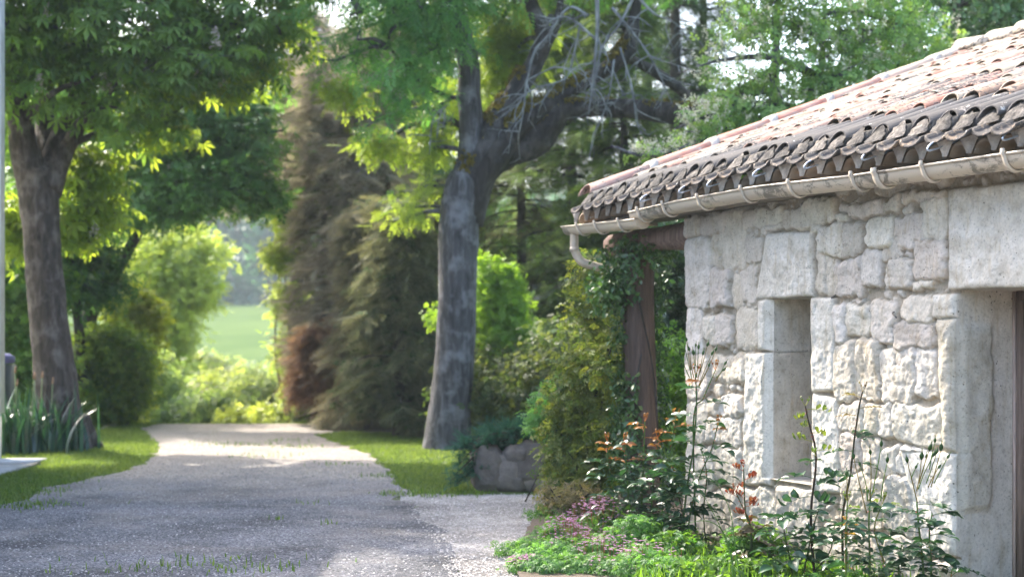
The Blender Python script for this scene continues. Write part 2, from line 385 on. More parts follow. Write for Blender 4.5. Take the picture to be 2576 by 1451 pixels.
# ground materials
m, nt, b, new, link = mat('lawn_ground'); v = coords(nt); f = noise(nt, 3.5, 6, v, .65); g = noise(nt, .5, 4, v); k = noise(nt, 60, 3, v)
c = ramp(nt, f, [(.3, (.05, .09, .025)), (.5, (.10, .16, .045)), (.72, (.19, .22, .085))])
c = mixc(nt, ramp(nt, g, [(.5, 0.), (.7, .35)]), c, (.22, .19, .11)); c = mixc(nt, .35, c, mixc(nt, 1., c, ramp(nt, k, [(.3, .3), (.7, 1.6)]), 'MULTIPLY'))
link(c, b.inputs['Base Color']); b.inputs['Roughness'].default_value = .95; b.inputs['Specular IOR Level'].default_value = .1; bump(nt, b, k, 1., .03); M['lawn'] = m
def gravelmat(name, c1, c2, c3, tanfar):
    m, nt, b, new, link = mat(name); v = coords(nt)
    ce = vor(nt, 75, v, 'F1', 'Color'); sep = new('ShaderNodeSeparateColor'); link(ce, sep.inputs[0])
    c = ramp(nt, sep.outputs[0], [(.1, c1), (.5, c2), (.92, c3)])
    big = noise(nt, .9, 5, v, .6); c = mixc(nt, 1., c, ramp(nt, big, [(.34, .5), (.5, .95), (.66, 1.35)]), 'MULTIPLY')
    if tanfar:  # mixes in a tan tone that grows along the drive
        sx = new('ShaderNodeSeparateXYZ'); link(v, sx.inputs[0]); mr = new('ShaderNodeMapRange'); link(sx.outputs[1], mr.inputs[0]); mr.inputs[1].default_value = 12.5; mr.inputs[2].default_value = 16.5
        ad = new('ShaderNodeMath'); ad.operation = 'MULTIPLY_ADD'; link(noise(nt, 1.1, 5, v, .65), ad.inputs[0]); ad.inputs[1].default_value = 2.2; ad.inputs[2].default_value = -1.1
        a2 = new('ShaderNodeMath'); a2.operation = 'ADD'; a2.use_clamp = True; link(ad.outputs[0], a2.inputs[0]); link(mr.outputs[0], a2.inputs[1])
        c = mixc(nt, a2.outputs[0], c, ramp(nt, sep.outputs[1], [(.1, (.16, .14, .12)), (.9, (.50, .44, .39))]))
    link(c, b.inputs['Base Color']); b.inputs['Roughness'].default_value = .85; b.inputs['Specular IOR Level'].default_value = .2
    bump(nt, b, vor(nt, 75, v), 1., .012); return m
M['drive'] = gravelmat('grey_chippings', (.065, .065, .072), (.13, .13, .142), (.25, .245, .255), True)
M['gravel'] = gravelmat('pale_gravel', (.20, .18, .165), (.34, .32, .305), (.50, .47, .45), False)
m, nt, b, new, link = mat('field_grass'); v = coords(nt); f = noise(nt, .15, 5, v)
link(ramp(nt, f, [(.3, (.055, .09, .028)), (.7, (.09, .13, .04))]), b.inputs['Base Color']); b.inputs['Roughness'].default_value = .95; b.inputs['Specular IOR Level'].default_value = 0.; M['field'] = m
# ================================================================ SETTING
ys = np.concatenate([np.arange(-6, 26, 1.), np.arange(26, 100, 2), np.arange(100, 420, 10)]); xs = np.concatenate([np.arange(-160, -20, 10), np.arange(-20, 20, 2.), np.arange(20, 161, 10)])
X, Y = np.meshgrid(xs, ys); g = MB(); g.add(np.stack([X, Y, tz(X, Y)], -1), grid_faces(len(ys), len(xs)))
g.build('ground', M['lawn'], kind='structure')
# sun-lit field on the far slope
ys = np.arange(98, 156, 3.); xs = np.arange(-90, 40, 5.); X, Y = np.meshgrid(xs, ys); g = MB(); g.add(np.stack([X, Y, tz(X, Y) + .05], -1), grid_faces(len(ys), len(xs)))
g.build('field', M['field'], kind='structure')
# hill behind the wood
ys = np.arange(160, 400, 12.); xs = np.arange(-160, 161, 12.); X, Y = np.meshgrid(xs, ys)
Z = tz(X, 158) + (Y - 160) * .16 * sstep(155, 260, Y) + 3 * fbm(np.stack([X * .02, Y * .02, 0 * X], -1), 2) * sstep(160, 220, Y)
g = MB(); g.add(np.stack([X, Y, Z + .1], -1), grid_faces(len(ys), len(xs))); g.build('hill', M['field'], kind='structure')

def gp(x, y, z=0.): D = (CAM_H - z) * FP / (y - 860.); return ((x - 1288.) / FP * D, D)
def sheet(name, pts, m, z, rough=.06, tail=None, seed=0):
    p = np.array(pts, float); out = []
    for i in range(len(p)):
        a, b = p[i], p[(i + 1) % len(p)]; n = max(1, int(np.linalg.norm(b - a) / .08))
        out.append(a + (b - a) * np.linspace(0, 1, n, endpoint=False)[:, None])
    q = np.vstack(out); q3 = np.stack([q[:, 0] * 3, q[:, 1] * 3, np.full(len(q), seed + .5)], 1)
    q = q + rough * 2 * np.stack([fbm(q3, 3), fbm(q3 + 50, 3)], 1) * (q[:, 1] < 25.7)[:, None]
    t = np.array(tessellate_polygon([[Vector((a, b, 0)) for a, b in q]]))
    g = MB(); v = np.column_stack([q, np.full(len(q), z)])
    a, b, c = v[t[:, 0]], v[t[:, 1]], v[t[:, 2]]; fl = np.cross(b - a, c - a)[:, 2] < 0; t[fl] = t[fl][:, ::-1]
    g.add(v, t)
    if tail: 
        for x0, x1 in tail:
            yy = np.array([26, 30, 36, 44]); vv = np.array([[x, y, float(tz(x, y)) + z] for y in yy for x in (x0 - (y - 26) * .02, x1 + (y - 26) * .02)]); g.add(vv, grid_faces(4, 2))
    return g.build(name, m, kind='structure')
L1 = [gp(350, 1078), gp(392, 1112), gp(385, 1148), gp(330, 1182), gp(200, 1208), gp(90, 1235), gp(60, 1262), gp(-40, 1275)]
L0 = (gp(350, 1078)[0], 26.)
drive_pts = [L0] + L1 + [(-5.5, 10.5), (-5.5, -4), (1.2, -4), (.3, 7), gp(1150, 1440), gp(1120, 1360), gp(1060, 1290), gp(1005, 1235), gp(985, 1190), gp(930, 1145), gp(850, 1115), gp(790, 1096), gp(860, 1087), gp(960, 1090), (-.2, 24.0), (-.2, 26.)]
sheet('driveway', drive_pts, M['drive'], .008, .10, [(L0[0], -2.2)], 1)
grav = [gp(985, 1215), gp(1040, 1243), gp(1200, 1243), gp(1400, 1243), (1.4, 13.8), (2.2, 9.5), (3.5, 6), (3.5, -4), (.8, -4), (-.1, 7), gp(1120, 1440), gp(1090, 1360), gp(1030, 1290)]
sheet('gravel_path', grav, M['gravel'], .004, .10, None, 2)
gz = [gp(1375, 1262), gp(1340, 1330), gp(1290, 1420), (.1, 8.), (1.9, 4.), tuple(W(-2.5, 0.05, 0)[:2]), tuple(W(3.3, .05, 0)[:2]), tuple(W(3.5, -2.3, 0)[:2]), (1.5, 14.0), gp(1420, 1245)]
sheet('flower_bed', gz, M['soil'], .030, .06, None, 3)

# ================================================================ STONE OUTBUILDING
hut = thing('stone_outbuilding', 'low white limestone outbuilding with canal tile roof, sagging sand coloured gutter and brown door', 'outbuilding', W(0, -2, 0))
# --- stones read off the photograph: pixel boxes (x0,y0,x1,y1) in the 2576 frame, relief, tint, corner radius
def z7(*a): return (1698 + a[0] * .30345, 503.1 + a[1] * .30345, 1698 + a[2] * .30345, 503.1 + a[3] * .30345)
def z6(*a): return (1635 + a[0] * .5015, 723.3 + a[1] * .5015, 1635 + a[2] * .5015, 723.3 + a[3] * .5015)
def z5(*a): return (2201 + a[0] * .3035, 691.8 + a[1] * .3035, 2201 + a[2] * .3035, 691.8 + a[3] * .3035)
R_, S_, D_ = 'rubble', 'smooth', 'dressed'
stones = [(z7(50, 135, 212, 312), R_), (z7(216, 135, 350, 300), R_), (z7(70, 322, 308, 902), R_), (z7(66, 908, 240, 1480), R_), (z7(300, 300, 385, 560), S_),
 (z7(380, 90, 600, 560), S_), (z7(312, 575, 470, 905), R_), (z7(610, 300, 742, 520), R_), (z7(342, 110, 432, 262), R_), (z7(575, 80, 722, 230), R_),
 (z7(682, 60, 905, 200), R_), (z7(912, 60, 1172, 250), R_), (z7(1082, -20, 1342, 192), R_), (z7(1190, 290, 1262, 790), S_), (z7(1212, 215, 1412, 468), R_),
 (z7(1402, 205, 1560, 462), R_), (z7(1330, 482, 1580, 792), R_), (z7(1245, 482, 1335, 780), S_), (z7(1225, 805, 1345, 862), D_),
 (z7(548, 565, 695, 850), R_), (z7(255, 950, 350, 1185), R_), (z7(354, 950, 480, 1200), R_), (z7(485, 620, 560, 900), S_), (z7(500, 910, 700, 1240), S_),
 (z7(720, 205, 905, 262), R_), (z7(1350, 110, 1440, 200), R_), (z7(1130, 200, 1225, 262), R_), 
 (z6(1000, 80, 1112, 255), R_), (z6(1112, 68, 1256, 270), R_), (z6(1270, 38, 1440, 170), R_), (z6(1240, 172, 1440, 305), R_), (z6(935, 80, 1000, 275), R_), (z6(935, 282, 1042, 560), R_),
 (z6(1042, 264, 1170, 575), R_), (z6(1174, 300, 1332, 605), R_), (z6(1334, 305, 1450, 555), R_), (z6(1258, 296, 1340, 372), R_), (z6(1158, 600, 1226, 742), R_), (z6(1228, 598, 1482, 790), R_),
 (z6(1085, 600, 1156, 735), R_), (z6(960, 580, 1080, 730), R_), (z6(960, 735, 1075, 930), R_), (z6(1172, 788, 1252, 942), R_), (z6(1080, 745, 1170, 960), R_), (z6(1190, 950, 1400, 1250), R_), (z6(960, 940, 1180, 1200), R_),
 (z6(188, 330, 300, 560), R_), (z6(302, 335, 480, 470), S_), (z6(360, 540, 470, 650), R_), (z6(300, 560, 358, 640), R_), (z6(200, 570, 296, 780), R_), (z6(300, 655, 470, 790), R_), (z6(190, 790, 330, 1000), R_), (z6(335, 800, 475, 1000), R_),
 (z6(1565, 1372, 1830, 1560), D_), (z6(1400, 1370, 1560, 1560), R_), (z6(1190, 1260, 1390, 1500), R_), (z6(190, 1010, 420, 1250), R_), (z6(430, 1010, 640, 1260), R_), (z6(650, 1000, 860, 1300), D_), (z6(870, 1210, 1180, 1500), R_),
 (z6(1256, 800, 1395, 945), R_)] + [(b_, R_) for b_ in ((2255, 543, 2331, 628), (2322, 498, 2384, 597), (2140, 503, 2222, 549), (2268, 484, 2343, 512), (2222, 606, 2275, 650), (2236, 652, 2298, 722), (2301, 602, 2384, 697), (2170, 632, 2222, 722), (2224, 493, 2265, 535), (2344, 478, 2386, 496), (2180, 555, 2251, 625), (2300, 700, 2350, 724))]
# dressed blocks: lintels and jambs, with polygons in pixels
polys = [([(1932, 588), (2048, 583), (2052, 747), (1906, 752)], 'lintel'), ([(2392, 478), (2700, 440), (2700, 722), (2392, 728)], 'lintel'),
 ([(1911, 757), (1942, 752), (1942, 882), (1911, 882)], 'jamb'), ([(1880, 888), (1942, 888), (1942, 1222), (1872, 1218)], 'jamb'),
 ([(2045, 750), (2104, 748), (2104, 984), (2045, 984)], 'jamb'), ([(2047, 990), (2112, 1000), (2120, 1240), (2047, 1235)], 'jamb'),
 ([(2352, 740), (2412, 738), (2412, 800), (2352, 800)], 'jamb'), ([(2364, 806), (2412, 806), (2412, 1136), (2380, 1130)], 'pitted'), ([(2270, 1132), (2412, 1140), (2412, 1400), (2330, 1400)], 'jamb')]
U0, U1, ZT = -2.6, 3.18, 2.60
us = np.unique(np.round(np.concatenate([np.arange(U0, -.45, .05), np.arange(-.45, U1 + .001, .0075), [U1]]), 4)); zs = np.arange(-.1, ZT, .0075)
US, ZS = np.meshgrid(us, zs)
def inset_box(s0, s1, za, zb, rad, warp):
    i0, i1 = np.searchsorted(us, [s0 - .06, s1 + .06]); j0, j1 = np.searchsorted(zs, [za - .06, zb + .06]); sl = (slice(j0, j1), slice(i0, i1))
    cu, cz = (s0 + s1) / 2, (za + zb) / 2; hu, hz = abs(s1 - s0) / 2, abs(zb - za) / 2
    r = min(rad, hu * .9, hz * .9)
    dx = np.abs(US[sl] + warp[0][sl] - cu) - hu + r; dz = np.abs(ZS[sl] + warp[1][sl] - cz) - hz + r
    return sl, -(np.minimum(np.maximum(dx, dz), 0) + np.hypot(np.maximum(dx, 0), np.maximum(dz, 0)) - r)    # positive inside
PP = np.stack([US, ZS, US * 0], -1)
w1 = fbm(PP * 8, 3) * .036 + fbm(PP * 28 + 5, 3) * .013; w2 = fbm(PP * 8 + 40, 3) * .036 + fbm(PP * 28 + 25, 3) * .013
base = -.016 + .010 * fbm(PP * 14 + 9, 4)
Hh = base.copy(); Cc = np.ones(US.shape + (3,)) * np.array([.47, .42, .355]) * (1 + .12 * fbm(PP * 6, 3))[..., None]
own = np.zeros(US.shape, int) - 1
occ = np.zeros(US.shape, bool)
rb = np.random.default_rng(3); tints = np.array([[.66, .63, .59], [.70, .675, .64], [.62, .59, .56], [.65, .61, .575], [.73, .71, .68]])
def put(si, relief, tint, k, edge, bulge=.0):
    sl, ins = si
    if ins.size == 0: return
    Pp = PP[sl]; tilt = rb.normal(0, .06, 2) * (ins.size < 12000)
    h = relief * (1 - np.exp(-np.maximum(ins, 0) / edge)) + bulge * np.clip(ins * 6, 0, 1) - .012 + .003 * fbm(Pp * 45 + k, 3)
    if relief > .02: h = h + (.017 * fbm(Pp * 11 + k * 7.1, 4) + .007 * np.abs(fbm(Pp * 24 + k * 3.1, 3)) + .002 * fbm(Pp * 70, 2) + tilt[0] * (Pp[..., 0] - Pp[..., 0].mean()) + tilt[1] * (Pp[..., 1] - Pp[..., 1].mean())) * np.clip(ins * 30, 0, 1)
    m2 = (ins > 0) & (h > Hh[sl] - .02)
    Hh[sl] = np.where(m2, h, Hh[sl]); own[sl][m2] = k
    e = np.clip(ins / .012, 0, 1)[..., None]
    Cc[sl] = np.where(m2[..., None], Cc[sl] * (1 - e) + e * np.array(tint), Cc[sl])
k = 0
# loose small stones first, packed where nothing large stands
big_boxes = []
for (x0, y0, x1, y1), t in stones:
    ym = (y0 + y1) / 2; xm = (x0 + x1) / 2
    s1, _ = wsz(x0, ym); s0, _ = wsz(x1, ym); sm, zt_ = wsz(xm, y0); _, zb = wsz(xm, y1); big_boxes.append((s0, s1, zb, zt_, t))
pol = []
for pts, t in polys:
    q = np.array([wsz(x, y) for x, y in pts]); pol.append((q, t))
covers = [b[:4] for b in big_boxes] + [(q[:, 0].min(), q[:, 0].max(), q[:, 1].min(), q[:, 1].max()) for q, t in pol]
WIN = (wsz(2045, 800)[0], wsz(1941, 800)[0], .55, wsz(1990, 750)[1]); DOOR = (-1.0, wsz(2411, 900)[0], -.2, wsz(2500, 725)[1])
covers += [WIN, DOOR]
def free(a, tol=.006):
    return all(a[1] < c[0] + tol or a[0] > c[1] - tol or a[3] < c[2] + tol or a[2] > c[3] - tol for c in covers)
fill = []
for size in (.20, .15, .11, .075, .05, .035):
    for _ in range(int(900 * (.2 / size) ** .6)):
        w_ = size * rb.uniform(.7, 1.5); h_ = size * rb.uniform(.6, 1.05); u = rb.uniform(U0 if size > .1 else -.6, U1 - w_ - .01); z = rb.uniform(0, ZT - h_)
        a = (u, u + w_, z, z + h_)
        if free(a): covers.append(a); fill.append(a)
for a in fill:
    k += 1; put(inset_box(*a, .5 * min(a[1] - a[0], a[3] - a[2]), (w1, w2)), rb.uniform(.014, .030), tints[rb.integers(5)] * rb.uniform(.86, 1.02), k, .008, .004)
for s0, s1, zb, zt_, t in big_boxes:
    k += 1; ti = tints[rb.integers(5)] * rb.uniform(.90, 1.05) * np.array([1, rb.uniform(.98, 1.), rb.uniform(.95, 1.01)]); mn = min(s1 - s0, zt_ - zb)
    if t == R_: put(inset_box(s0 - .009, s1 + .009, zb - .008, zt_ + .008, .26 * mn, (w1 * 1.2, w2 * 1.2)), rb.uniform(.030, .046), ti, k, .007, .006)
    elif t == S_: put(inset_box(s0 - .015, s1 + .015, zb - .012, zt_ + .012, .3 * mn, (w1 * 1.3, w2 * 1.3)), .022, np.array([.67, .63, .57]) * rb.uniform(.96, 1.03), k, .022)
    else: put(inset_box(s0, s1, zb, zt_, .02, (w1 * .3, w2 * .3)), .044, ti, k, .01)
for q, t in pol:
    k += 1; ins = np.full(US.shape, 9.)
    if np.cross(q[1] - q[0], q[2] - q[0]) < 0: q = q[::-1]
    for i in range(4):
        a, b = q[i], q[(i + 1) % 4]; nn = np.array([-(b - a)[1], (b - a)[0]]); nn /= np.linalg.norm(nn)
        ins = np.minimum(ins, (US + w1 * .25 - a[0]) * nn[0] + (ZS + w2 * .25 - a[1]) * nn[1])
    put(((slice(None), slice(None)), ins + (.004 if t != 'pitted' else .02)), {'lintel': .042, 'jamb': .040, 'pitted': .07}[t], np.array({'lintel': [.74, .72, .69], 'jamb': [.74, .725, .695], 'pitted': [.60, .57, .51]}[t]), k, .007 if t != 'pitted' else .03, 0)
# lime wash smears over joints, and rounded outer corner
sm_ = sstep(.05, .45, fbm(PP * np.array([2.2, 1.1, 1]) + 3, 3)) * (US > 1.5); Hh = Hh * (1 - .6 * sm_) + .008 * sm_; Cc = Cc * (1 - .3 * sm_[..., None]) + .3 * sm_[..., None] * np.array([.68, .645, .59])
ed = np.clip((U1 - US) / .045, 0, 1); Hh = Hh - .045 * (1 - np.sqrt(1 - (1 - ed) ** 2 + 1e-9))
# chamfer of the far window jamb and arris of the door jamb
ch0, ch1 = WIN[1], WIN[1] + .075; inz = (ZS > WIN[2]) & (ZS < WIN[3])
Hh = np.where(inz & (US >= ch0 - .01) & (US < ch1), np.minimum(Hh, .028 - .05 * (ch1 - US) / .075), Hh)
dj = np.clip((US - DOOR[1]) / .05, 0, 1); Hh = np.where((ZS < DOOR[3]) & (US >= DOOR[1] - .01) & (US < DOOR[1] + .05), Hh - .03 * (1 - np.sqrt(1 - (1 - dj) ** 2 + 1e-9)), Hh)
wall_v = W(US, Hh, ZS); F = grid_faces(len(zs), len(us))
uc = (US[:-1, :-1] + US[1:, 1:]).ravel() / 2; zc = (ZS[:-1, :-1] + ZS[1:, 1:]).ravel() / 2
hole = ((uc > WIN[0]) & (uc < WIN[1]) & (zc > WIN[2]) & (zc < WIN[3])) | ((uc > DOOR[0]) & (uc < DOOR[1]) & (zc < DOOR[3]))
wb = MB(); wb.add(wall_v, F[~hole][:, ::-1], np.clip(Cc.reshape(-1, 3) * [.94, .91, .855], 0, .82))
# reveals: far window jamb, near jamb, soffit, sill; far door jamb, soffit
def reveal(path0, path1, za, zb, n_in, col, amp=.006, pit=0., res=.012, tint2=None):
    """sheet from (s) path0 inwards n_in deep, standing between za and zb"""
    ti = np.arange(0, n_in + res, res); zz = np.arange(za, zb + res, res); T_, Z_ = np.meshgrid(ti, zz); Z_ = np.minimum(Z_, zb)
    jc_ = int(np.clip(np.searchsorted(us, path0 + (.004 if path1 > path0 else -.004)), 0, len(us) - 1)); hf = np.interp(Z_[:, 0], zs, Hh[:, jc_])[:, None] + .001
    T_ = -hf + (n_in + hf) * T_ / n_in
    q = np.stack([T_ * 1., Z_, T_ * 0 + path0 * 3], -1); d = amp * fbm(q * 9, 4) + .3 * amp * fbm(q * 40, 3)
    if pit: bl = sstep(.02, -.02, T_ - .24 - .05 * fbm(q * 6, 2)) * sstep(.50, .56, Z_) * sstep(1.62, 1.55, Z_); d = d + pit * bl * (1 + .35 * fbm(q * 16, 3)) 
    d = d * sstep(0, .07, T_ + hf)
    sgn = -1 if path1 > path0 else 1
    v = W(path0 + sgn * d * 1. - sgn * 0.0, -T_ + .012 * 0, Z_)
    cc = np.ones(T_.shape + (3,)) * np.array(col) * (1 + .05 * fbm(q * 7, 3))[..., None]
    if tint2 is not None: w_ = bl[..., None]; cc = cc * (1 - w_) + w_ * np.array(tint2)
    wb.add(v, grid_faces(len(zz), len(ti)), np.clip(cc, 0, .82).reshape(-1, 3))
jc = (.58, .545, .485)
reveal(WIN[1], 9, WIN[2], wsz(1941, 884)[1] - .004, .42, jc); reveal(WIN[1] - .004, 9, wsz(1941, 884)[1] + .0, WIN[3], .42, (.62, .59, .535))
reveal(WIN[0], -9, WIN[2], WIN[3], .42, jc); reveal(DOOR[1], 9, -.1, DOOR[3], .43, (.66, .62, .56), pit=.026, tint2=(.54, .505, .435))
for s0, s1, z, dd in ((WIN[0], WIN[1], WIN[3], .42), (WIN[0], WIN[1], WIN[2], .42), (DOOR[0], DOOR[1], DOOR[3], .43)):
    ss = np.linspace(s0 - .0, s1 + .0, 40); tt = np.linspace(-.018, dd, 30); S2, T2 = np.meshgrid(ss, tt)
    wb.add(W(S2, -T2, z + .004 * fbm(np.stack([S2 * 9, T2 * 9, S2 * 0 + z], -1), 3)), grid_faces(30, 40), jc)
# far gable wall, back wall and inner box
gz_ = np.array([[0, -.02], [0, ZT], [-4.0, ZT + 1.45], [-8.0, ZT], [-8.0, -.02]])
for s_ in (U1 - .02, U0): wb.add(W(np.full(5, s_), gz_[:, 0], gz_[:, 1]), [np.array([[0, 1, 3, 4]]), np.array([[1, 2, 3]])], (.6, .57, .52))
box(wb, (U0, -8.0, -.1), (U1 - .02, -7.95, ZT), (.6, .57, .52), lambda v: W(v[:, 0], v[:, 1], v[:, 2]))
wall = wb.build('wall', M['stone'], hut)
# window inside the slit and the door
ob = MB(); box(ob, (WIN[0] - .02, -.44, WIN[2] - .02), (WIN[1] + .02, -.40, WIN[3] + .02), (.5, .4, .35), lambda v: W(v[:, 0], v[:, 1], v[:, 2])); ob.build('window_shutter', M['wood'], hut, False)
ob = MB(); BX = lambda v: W(v[:, 0], v[:, 1], v[:, 2])
for i in range(9): box(ob, (DOOR[1] - .06 - .1 * (i + 1), -.475 - .003 * (i % 2), 0), (DOOR[1] - .062 - .1 * i, -.435, DOOR[3] - .05), (1, 1, 1), BX)
door = ob.build('door', M['door'], hut, False)
ob = MB(); box(ob, (DOOR[1] - .058, -.47, 0), (DOOR[1] - .0, -.415, DOOR[3] + .0), (1.2, 1.1, 1.), BX); box(ob, (DOOR[0], -.47, DOOR[3] - .055), (DOOR[1] - .058, -.413, DOOR[3] - .001), (1.2, 1.1, 1.), BX)
box(ob, (DOOR[1] - .02, -.414, 0), (DOOR[1] - .001, -.40, DOOR[3] - .002), (2.6, 2.6, 2.6), BX); ob.build('door_frame', M['wood'], hut, False)
# iron hooks and a nail left in the wall
for (x, y, dx, dy) in ((2262, 787, .05, -.03), (2108, 750, .06, .02)):
    s_, z_ = wsz(x, y); ob = MB(); tube(ob, [W(s_, -.02, z_ + .02), W(s_, .05, z_), W(s_ - dx, .06, z_ + dy)], .005, 6, 3, col=(.25, .22, .2)); ob.build('iron_hook', M['zinc'], hut)

# ---------------------------------------------------------------- roof
SL = .38; ESC = math.atan(SL); PITCH = .192; S_END = 4.55
def sag(s): return np.interp(s, [-2, -.7, .7, 1.6, 2.8, 3.6, 4.6], [2.755, 2.775, 2.815, 2.835, 2.815, 2.80, 2.775])   # eave height of the cover tiles
def R(s, t, h): # roof coordinates: t = horizontal run from the eave (0 at 0.2 in front of the wall), h = normal height
    s, t, h = np.broadcast_arrays(np.asarray(s, float), np.asarray(t, float), np.asarray(h, float))
    return W(s, .20 - t - h * math.sin(ESC) * -1 * -1, sag(s) - .085 + t * SL + h * math.cos(ESC))
tile_cols = .62 * np.array([[.42, .17, .115], [.46, .22, .16], [.44, .28, .19], [.45, .37, .28], [.50, .42, .32], [.36, .14, .10], [.47, .29, .22], [.40, .34, .27]])
rt = np.random.default_rng(12); LICH = []
def tile(mb, s, t0, L, w0, w1, up, h0, col, skew=0., thick=.013, tilt=0., lich=0., seg=9, rise=.9, axis=None):
    a = np.linspace(0, math.pi, seg); tt = np.array([0, .5, 1.]); out = []
    for sh in (0, thick):
        for q in tt:
            w = (w0 * (1 - q) + w1 * q) / 2 - sh
            x = np.cos(a) * w; z = np.sin(a) * w * rise
            if not up: z = -z
            out.append(np.stack([s + x + skew * q, np.full(seg, t0 + L * q), h0 + z + tilt * (q - .5) * L], 1))
    v = np.vstack(out); v = (axis or R)(v[:, 0], v[:, 1], v[:, 2]); n = 3 * seg
    o = grid_faces(3, seg); i = grid_faces(3, seg)[:, ::-1] + n; e = []
    for j in range(seg - 1): e += [[j + 1, j, n + j, n + j + 1], [2 * seg + j, 2 * seg + j + 1, n + 2 * seg + j + 1, n + 2 * seg + j]]
    for j in range(2): e += [[j * seg, (j + 1) * seg, n + (j + 1) * seg, n + j * seg], [(j + 1) * seg + seg - 1, j * seg + seg - 1, n + j * seg + seg - 1, n + (j + 1) * seg + seg - 1]]
    mb.add(v, np.vstack([o, i, np.array(e)]), col); LICH.append(np.full(len(v), lich))
def finish_tiles(mb, name, parent):
    global LICH
    o = mb.build(name, M['tile'], parent); l = np.concatenate(LICH); LICH = []
    o.data.attributes.new('lich', 'FLOAT', 'POINT').data.foreach_set('value', l.astype(np.float32)); return o
ncol = int((S_END + 2.6) / PITCH); RUN = 4.2
mb = MB()
for c in range(ncol):
    s = S_END - .12 - c * PITCH
    off = rt.uniform(0, .3)
    rows = [0.0] + list(.36 + off + .43 * np.arange(10))
    for r_, t in enumerate(rows):
        if t > RUN - .12: continue
        L = min(.52, RUN - t + .02); col = tile_cols[rt.integers(8)] * rt.uniform(.85, 1.08); li = .10 - .08 * min(t, 1.5) + (.12 if c % 9 > 5 else 0) * rt.random() if r_ else .36
        li += .05 * rt.normal()
        if r_ == 0: col = np.array([.38, .33, .29]) * rt.uniform(.85, 1.1); L = .55
        tile(mb, s + rt.normal(0, .007), t + rt.normal(0, .022), L, .168 * rt.uniform(.93, 1.06), .146, True, .012 + (.012 if r_ else 0.0), col, rt.normal(0, .010), tilt=-.03 + rt.normal(0, .018), lich=li)
    sc_ = s - PITCH / 2                                   # channel tile between covers
    for r_, t in enumerate([-.15 + rt.normal(0, .026)] + list(.26 + .36 * np.arange(11))):
        if t > RUN - .1: continue
        li = .20 if r_ == 0 else .0
        tile(mb, sc_ + rt.normal(0, .004), t, min(.47, RUN - t), .192 if r_ == 0 else .185, .19, False, -.012 if r_ == 0 else .004, np.array([.20, .14, .09]) * rt.uniform(.5, 1.3) if r_ == 0 else tile_cols[rt.integers(3, 8)] * rt.uniform(.75, 1.), rt.normal(0, .003), tilt=-.02, lich=li, thick=.024 if r_ == 0 else .018, rise=.62 if r_ == 0 else .95)
roof = finish_tiles(mb, 'roof', hut)
# back slope of the roof
RIDGE = None
mb = MB(); LICH = []
def Rb(s, t, h):
    s, t, h = np.broadcast_arrays(np.asarray(s, float), np.asarray(t, float), np.asarray(h, float)); return W(s, .20 - RUN - t, sag(s) - .085 + RUN * SL - t * SL + h)
for c in range(ncol):
    for t in np.arange(0, 4.1, .72):
        tile(mb, S_END - .12 - c * PITCH, t, .8, .18, .16, True, .0, tile_cols[rt.integers(8)], lich=0., seg=6, axis=Rb)
finish_tiles(mb, 'back_roof', hut)
# verge: half-round caps down the far edge, white mortar at their joints
mb = MB(); VM = []
for i, t in enumerate(np.arange(.0, RUN - .3, .62)):
    mm = MB(); VM.append(mm)
    col = [(.34, .30, .25), (.40, .17, .12), (.42, .16, .11), (.40, .15, .105), (.43, .20, .145), (.44, .32, .25), (.44, .36, .29)][i % 7]
    if i == 0: col = (.40, .22, .17)
    tile(mb, S_END + .04, t, .64, .235, .21, True, .065, np.array(col), tilt=-.015, lich=[.02, -.1, -.2, -.3, -.2, -.1, 0][i % 7])
    a = np.linspace(0, math.pi, 10)
    for q in (.60, .655): pass
    v = np.vstack([np.stack([S_END + .04 + np.cos(a) * w, np.full(10, t + .585 + dq), .066 + np.sin(a) * w * .92], 1) for dq, w in ((0, .10), (.0, .123), (.07, .123), (.085, .10))]); mm.add(R(v[:, 0], v[:, 1], v[:, 2]), grid_faces(4, 10), (1.7, 1.7, 1.65))
finish_tiles(mb, 'verge_tiles', hut); [mm.build('verge_mortar', M['mortar'], hut) for mm in VM]
# ridge tiles
mb = MB()
def Rr(s, t, h): s, t, h = np.broadcast_arrays(s, t, h); return W(s, .20 - RUN - t, sag(s) - .085 + RUN * SL + h)
def Rr2(s, t, h): return Rr(t, s, h)
for i, s in enumerate(np.arange(S_END + .05, -2.4, -.40)):
    tile(mb, .02 * rt.normal(), s - .46, .46, .24, .29, True, .02 + .012 * rt.random(), np.array([.45, .39, .31]) * rt.uniform(.85, 1.1), lich=.06, axis=Rr2, seg=11, thick=.018, tilt=.05)
finish_tiles(mb, 'ridge_tiles', hut)
# roof under-boarding + mortar bedding so no light comes through
mb = MB(); ss = np.linspace(-2.6, S_END + .02, 40); S2, T2 = np.meshgrid(ss, np.array([.05, RUN])); mb.add(R(S2, T2, -.05), grid_faces(2, 40), (.9, .8, .7)); mb.add(R(S2, T2, -.10), grid_faces(2, 40)[:, ::-1], (.9, .8, .7))
S2, T2 = np.meshgrid(ss, np.array([0, 4.1])); mb.add(Rb(S2, T2, -.06), grid_faces(2, 40), (.9, .8, .7)); mb.build('roof_boards', M['wood'], hut, False)
